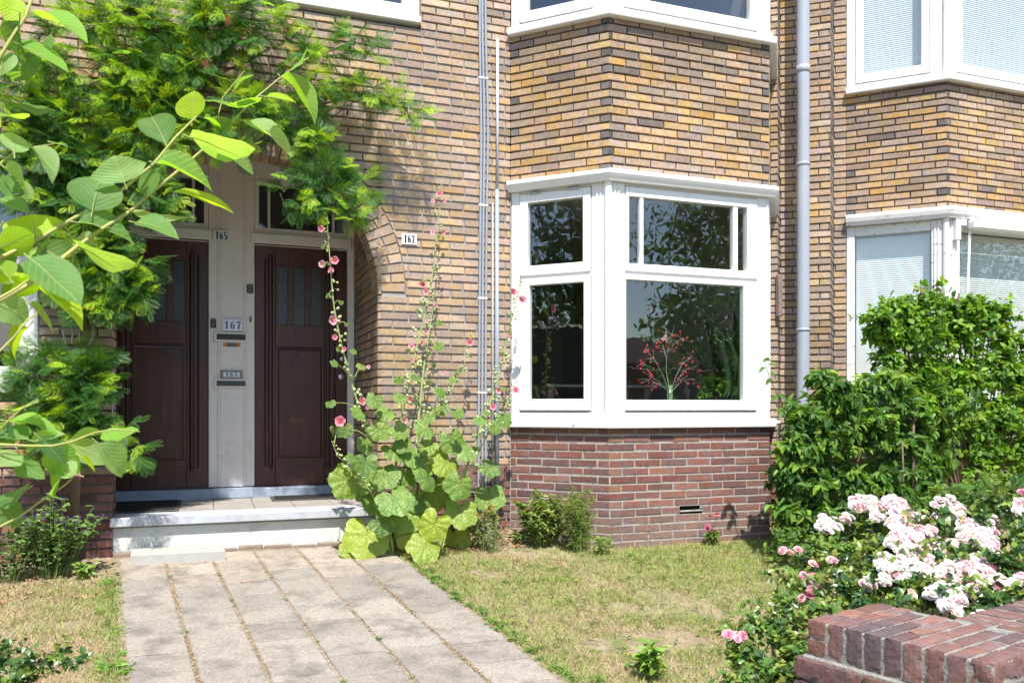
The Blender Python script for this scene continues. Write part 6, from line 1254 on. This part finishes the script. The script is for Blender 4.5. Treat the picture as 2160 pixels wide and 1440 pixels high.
shrub('low_shrub', 'small-leaved yellow-green shrub between the strap leaves and the tall shrub', 'shrub', (5.2, -1.5, float(gz(5.2, -1.5))), [blobZ(2050, 1040, 4.6, 60, 30, 1), blobZ(2110, 1020, 4.7, 50, 30, 1), blobZ(1990, 1050, 4.5, 50, 25, .8)], 40, 10, TS, .032, .02, [(.22, .33, .05), (.12, .22, .04)], MBR, .004)
# ---------------------------------------------------------------- things indoors
vz = .80
MVG = mat('green_vase_glaze', (.16, .25, .12), .2, var=.1)
def infc(px, py, n): 
    u, z = onface(px, py, FCc[0] - FCc[2] * n, FCc[1]); return L3(FCc, [u], [-n], [z])[0]
m = M(); box(m, 2.5, 4.35, -.43, -.18, .795, .82, .004); o = part(m, 'window_board', [MWHITE], HOUSE)
vb = infc(1413, 846, .2); t = thing('vase', 'slim green vase with red-budded twigs behind the large bay pane', 'vase', (vb[0], vb[1], .82))
m = M(); h = infc(1413, 812, .2)[2] - .82; lathe(m, (vb[0], vb[1], .82), [(.001, 0), (.020, 0), (.021, .01), (.0235, h * .5), (.021, h), (.018, h), (.018, h * .5)], sides=20); part(m, 'body', [MVG], t, True)
tw = thing('twig_bouquet', 'branching twigs with coral red buds standing in the green vase', 'bouquet', (vb[0], vb[1], .82 + h * .3)); ms = M(); mb = M()
top = infc(1413, 812, .2)
def twg(pts, r=.0025, k=10):
    P_ = np.array([infc(a, b_, .2 + R.uniform(-.04, .04)) for a, b_ in pts]); tube(ms, P_, np.linspace(r, r * .45, len(P_)), 5, cap=False); return P_
main = [[(1413, 830), (1405, 780), (1408, 740), (1418, 705)], [(1413, 830), (1398, 790), (1378, 755), (1362, 738)], [(1413, 830), (1425, 795), (1440, 765), (1455, 755)], [(1413, 830), (1390, 805), (1375, 795), (1362, 770)], [(1413, 830), (1430, 800), (1445, 780), (1470, 772)], [(1407, 760), (1397, 725), (1400, 712)], [(1408, 740), (1430, 720), (1437, 715)], [(1413, 830), (1440, 800), (1465, 800)], [(1395, 812), (1382, 808), (1372, 800)]]
ends = []
for l in main:
    twg(l)
    for q in (l[-1], l[-2]) if len(l) > 2 else (l[-1],):
        for e in range(7): ends.append((q[0] + R.gauss(0, 9), q[1] + R.gauss(0, 9), q))
for x, y, q in ends:
    c = infc(x, y, .2 + R.uniform(-.05, .05)); a = infc(q[0], q[1], .2); tube(ms, [a, (a + c) / 2 + [0, 0, .004], c], [.0012, .001, .0008], 4, cap=False); s = R.uniform(.007, .0115); lathe(mb, c, [(.0005, 0), (s * .8, s * .3), (s, s), (s * .5, s * 1.7), (.0005, s * 1.9)], axis=rdir(1)[0], sides=7, col=np.array([.62, .06, .09]) * R.uniform(.8, 1.3))
part(ms, 'twigs', [mat('pale_twig', (.30, .38, .28), .6)], tw, True); part(mb, 'buds', [MPK], tw, True)
sp = infc(1520, 846, .22); t = thing('snake_plant', 'snake plant with tall dark pointed leaves behind the right of the bay pane', 'house plant', (sp[0], sp[1], .82)); m = M()
MSN = mat('snake_leaf', (.035, .08, .03), .35, var=.5, vscale=4, stretch=(1, 1, 12))
for (xb, yb, xt, yt, w_) in [(1500, 845, 1455, 700, 14), (1505, 845, 1475, 715, 13), (1512, 845, 1495, 675, 16), (1520, 845, 1508, 700, 15), (1528, 845, 1518, 700, 14), (1535, 845, 1530, 690, 15), (1538, 845, 1545, 720, 14), (1545, 845, 1550, 655, 15), (1495, 845, 1450, 765, 14), (1530, 845, 1540, 740, 12)]:
    a, b_ = infc(xb, yb, .2 + R.uniform(-.04, .04)), infc(xt, yt, .2 + R.uniform(-.05, .05)); D = b_ - a; place(m, leafT(6, lambda t: .5 * (1 - t ** 3) ** .8 * (.75 + .25 * math.sin(3 * t)), fold=.25, curl=-.04), a[None], D[None], nrm(np.array([[R.uniform(-.5, .5), -1, 0]])), np.linalg.norm(D), w_ * .0036, 0, (.5, .5, .5))
part(m, 'leaves', [MSN], t, True); m = M(); lathe(m, (sp[0], sp[1], .82), [(.001, 0), (.06, 0), (.075, .10), (.07, .10), (.065, .085), (.001, .085)], sides=20); part(m, 'pot', [P((.5, .5, .52))], t, True)
pp = infc(1500, 830, .14); shrub('house_plant', 'bushy green house plant at the foot of the snake plant', 'house plant', (pp[0], pp[1], .82), [(np.array(infc(1490, 825, .14)), (.06, .04, .05), 1), (np.array(infc(1520, 820, .15)), (.06, .04, .05), 1)], 16, 8, TS, .028, .02, [(.10, .25, .04), (.2, .35, .05)], MBR, .003)
pl = thing('pendant_bulb', 'bare light bulb hanging behind the small upper bay pane', 'lamp', (3.15, 1.2, 2.0))
bp0 = infc(1130, 545, 1.6); m = M(); q = at(1130, 545, 7.6); tube(m, [[q[0], q[1], 2.88], [q[0], q[1], q[2] + .06]], .004, 6); part(m, 'cord', [MBLACK], pl); m = M(); lathe(m, (q[0], q[1], q[2] - .06), [(.001, 0), (.025, .01), (.035, .035), (.028, .07), (.014, .10), (.014, .125)], sides=16); part(m, 'bulb', [mat('bulb_glass', (.5, .5, .48), .1, var=0)], pl, True)
tb = thing('side_table', 'pale shelf board seen through the left bay pane', 'table', (3.0, 1.0, .30)); a = at(1165, 811, 7.3); m = M(); box(m, a[0] - .1, a[0] + 1.1, a[1] - .1, a[1] + .4, a[2] - .02, a[2], .004); part(m, 'top', [P((.35, .35, .34))], tb)
m = M()
for dx in (0, .95):
    for dy in (0, .3): box(m, a[0] - .06 + dx, a[0] - .02 + dx, a[1] - .06 + dy, a[1] - .02 + dy, .30, a[2] - .021, .002); part(m, 'leg', [P((.2, .2, .2))], tb); m = M()
# ---------------------------------------------------------------- the other side of the street, seen only in the panes
MCR = leafmat('street_tree_leaf', .5, .3, .4); TC = leafT(2, fold=.1, curl=-.1)
def stree(x, y, h, r_, label, n=5200, L=.16, z0=2.):
    t = thing('street_tree', label, 'tree', (x, y, float(gz(x, y)))); m = M(); tube(m, [[x, y, -.5], [x + .1, y, z0], [x, y, z0 + h * .3], [x + .1, y, h * .8]], [.20, .16, .13, .04], 10)
    for k in range(14): a = R.uniform(0, 6.28); q = R.uniform(.4, .8); tube(m, [[x, y, z0 + R.uniform(0, h * .3)], [x + math.cos(a) * r_ * q, y + math.sin(a) * r_ * q, z0 + h * R.uniform(.3, .7)]], [.06, .015], 6)
    part(m, 'trunk', [MBARK], t, True); m = M(); cl = [np.array([x, y, (z0 + h) / 2 + .3]) + nrm(NR.normal(0, 1, 3)) * np.array([r_, r_, (h - z0) / 2]) * R.uniform(.25, .9) for _ in range(46)]
    c = np.array(cl)[NR.randint(0, 46, n)]; P_ = c + rdir(n) * (NR.rand(n, 1) ** .5) * r_ * .30; place(m, TC, P_, rdir(n), nrm(np.array([[0, 0, 1.]]) + NR.normal(0, .6, (n, 3))), L, L * .7, 0, np.array([[.10, .20, .045]]) * NR.uniform(.5, 1.6, (n, 1))); part(m, 'crown', [MCR], t)
stree(15.0, -14.8, 11, 4.2, 'large street tree across the road opposite the bay window', 14000, .2, .8); stree(23, -15, 9, 3.4, 'street tree across the road farther right of the houses', 3800); stree(4.5, -20, 8, 2.6, 'street tree behind the photographer', 3000); stree(-7.8, -5.2, 9, 3.6, 'garden tree beyond the left hedge', 9000, .17, 1.)
stree(14.4, -12.8, 5.6, 3.3, 'low bushy tree across the road under the large street tree', 11000, .15, -.3)
hd = M(); n = 9000; P_ = np.c_[NR.uniform(-5.2, -4.2, n), NR.uniform(-5.8, .0, n), NR.uniform(-.3, 2.5, n)]; place(hd, TC, P_, rdir(n), nrm(np.array([[.4, 0, 1.]]) + NR.normal(0, .6, (n, 3))), .09, .06, 0, np.array([[.05, .11, .03]]) * NR.uniform(.5, 1.5, (n, 1)))
HG = thing('garden_hedge', 'tall clipped hedge along the left side of the front garden', 'hedge', (-4.7, -2.9, -.3)); part(hd, 'foliage', [MCR], HG); m = M(); box(m, -5.0, -4.4, -5.7, -.1, -.5, 2.3, .05); part(m, 'stem', [P((.03, .04, .02))], HG)
row = thing('opposite_house', 'brick terrace across the street, seen only reflected in the panes', 'house', (8, -46, 0)); m = M(); box(m, -20, 60, -50, -46, -.5, 3.6, .02); part(m, 'wall', [mat('far_brick', (.20, .13, .09), .9, var=.2, vscale=2)], row)
m = M(); sweep(m, [(-20, -45.5), (60, -45.5)], [(0, 3.6), (0, 3.75), (-2.5, 5.4), (-5, 3.75), (-5, 3.6)]); part(m, 'roof', [P((.10, .05, .04))], row)
m = M(); 
for k in range(18):
    for z in (1.0,): box(m, -18 + k * 3.1, -16.4 + k * 3.1, -46.0, -45.93, z, z + 1.8, .02); part(m, 'window_frame', [MWHITE], row); m = M(); box(m, -17.85 + k * 3.1, -16.55 + k * 3.1, -45.935, -45.915, z + .12, z + 1.68, .005); part(m, 'window', [P((.03, .035, .04))], row); m = M()
MAS = mat('asphalt', (.06, .06, .06), .9, var=.2, vscale=6, bump=.004); m = M(); box(m, -60, 60, -18, -8.5, -.56, float(gz(0, -9)) + .002, .004); o = m.build('road', [MAS]); o['kind'] = 'structure'
m = M(); box(m, -60, 60, -8.49, -6.2, -.56, float(gz(0, -9)) + .10, .01); o = m.build('pavement', [MTILEP]); o['kind'] = 'structure'
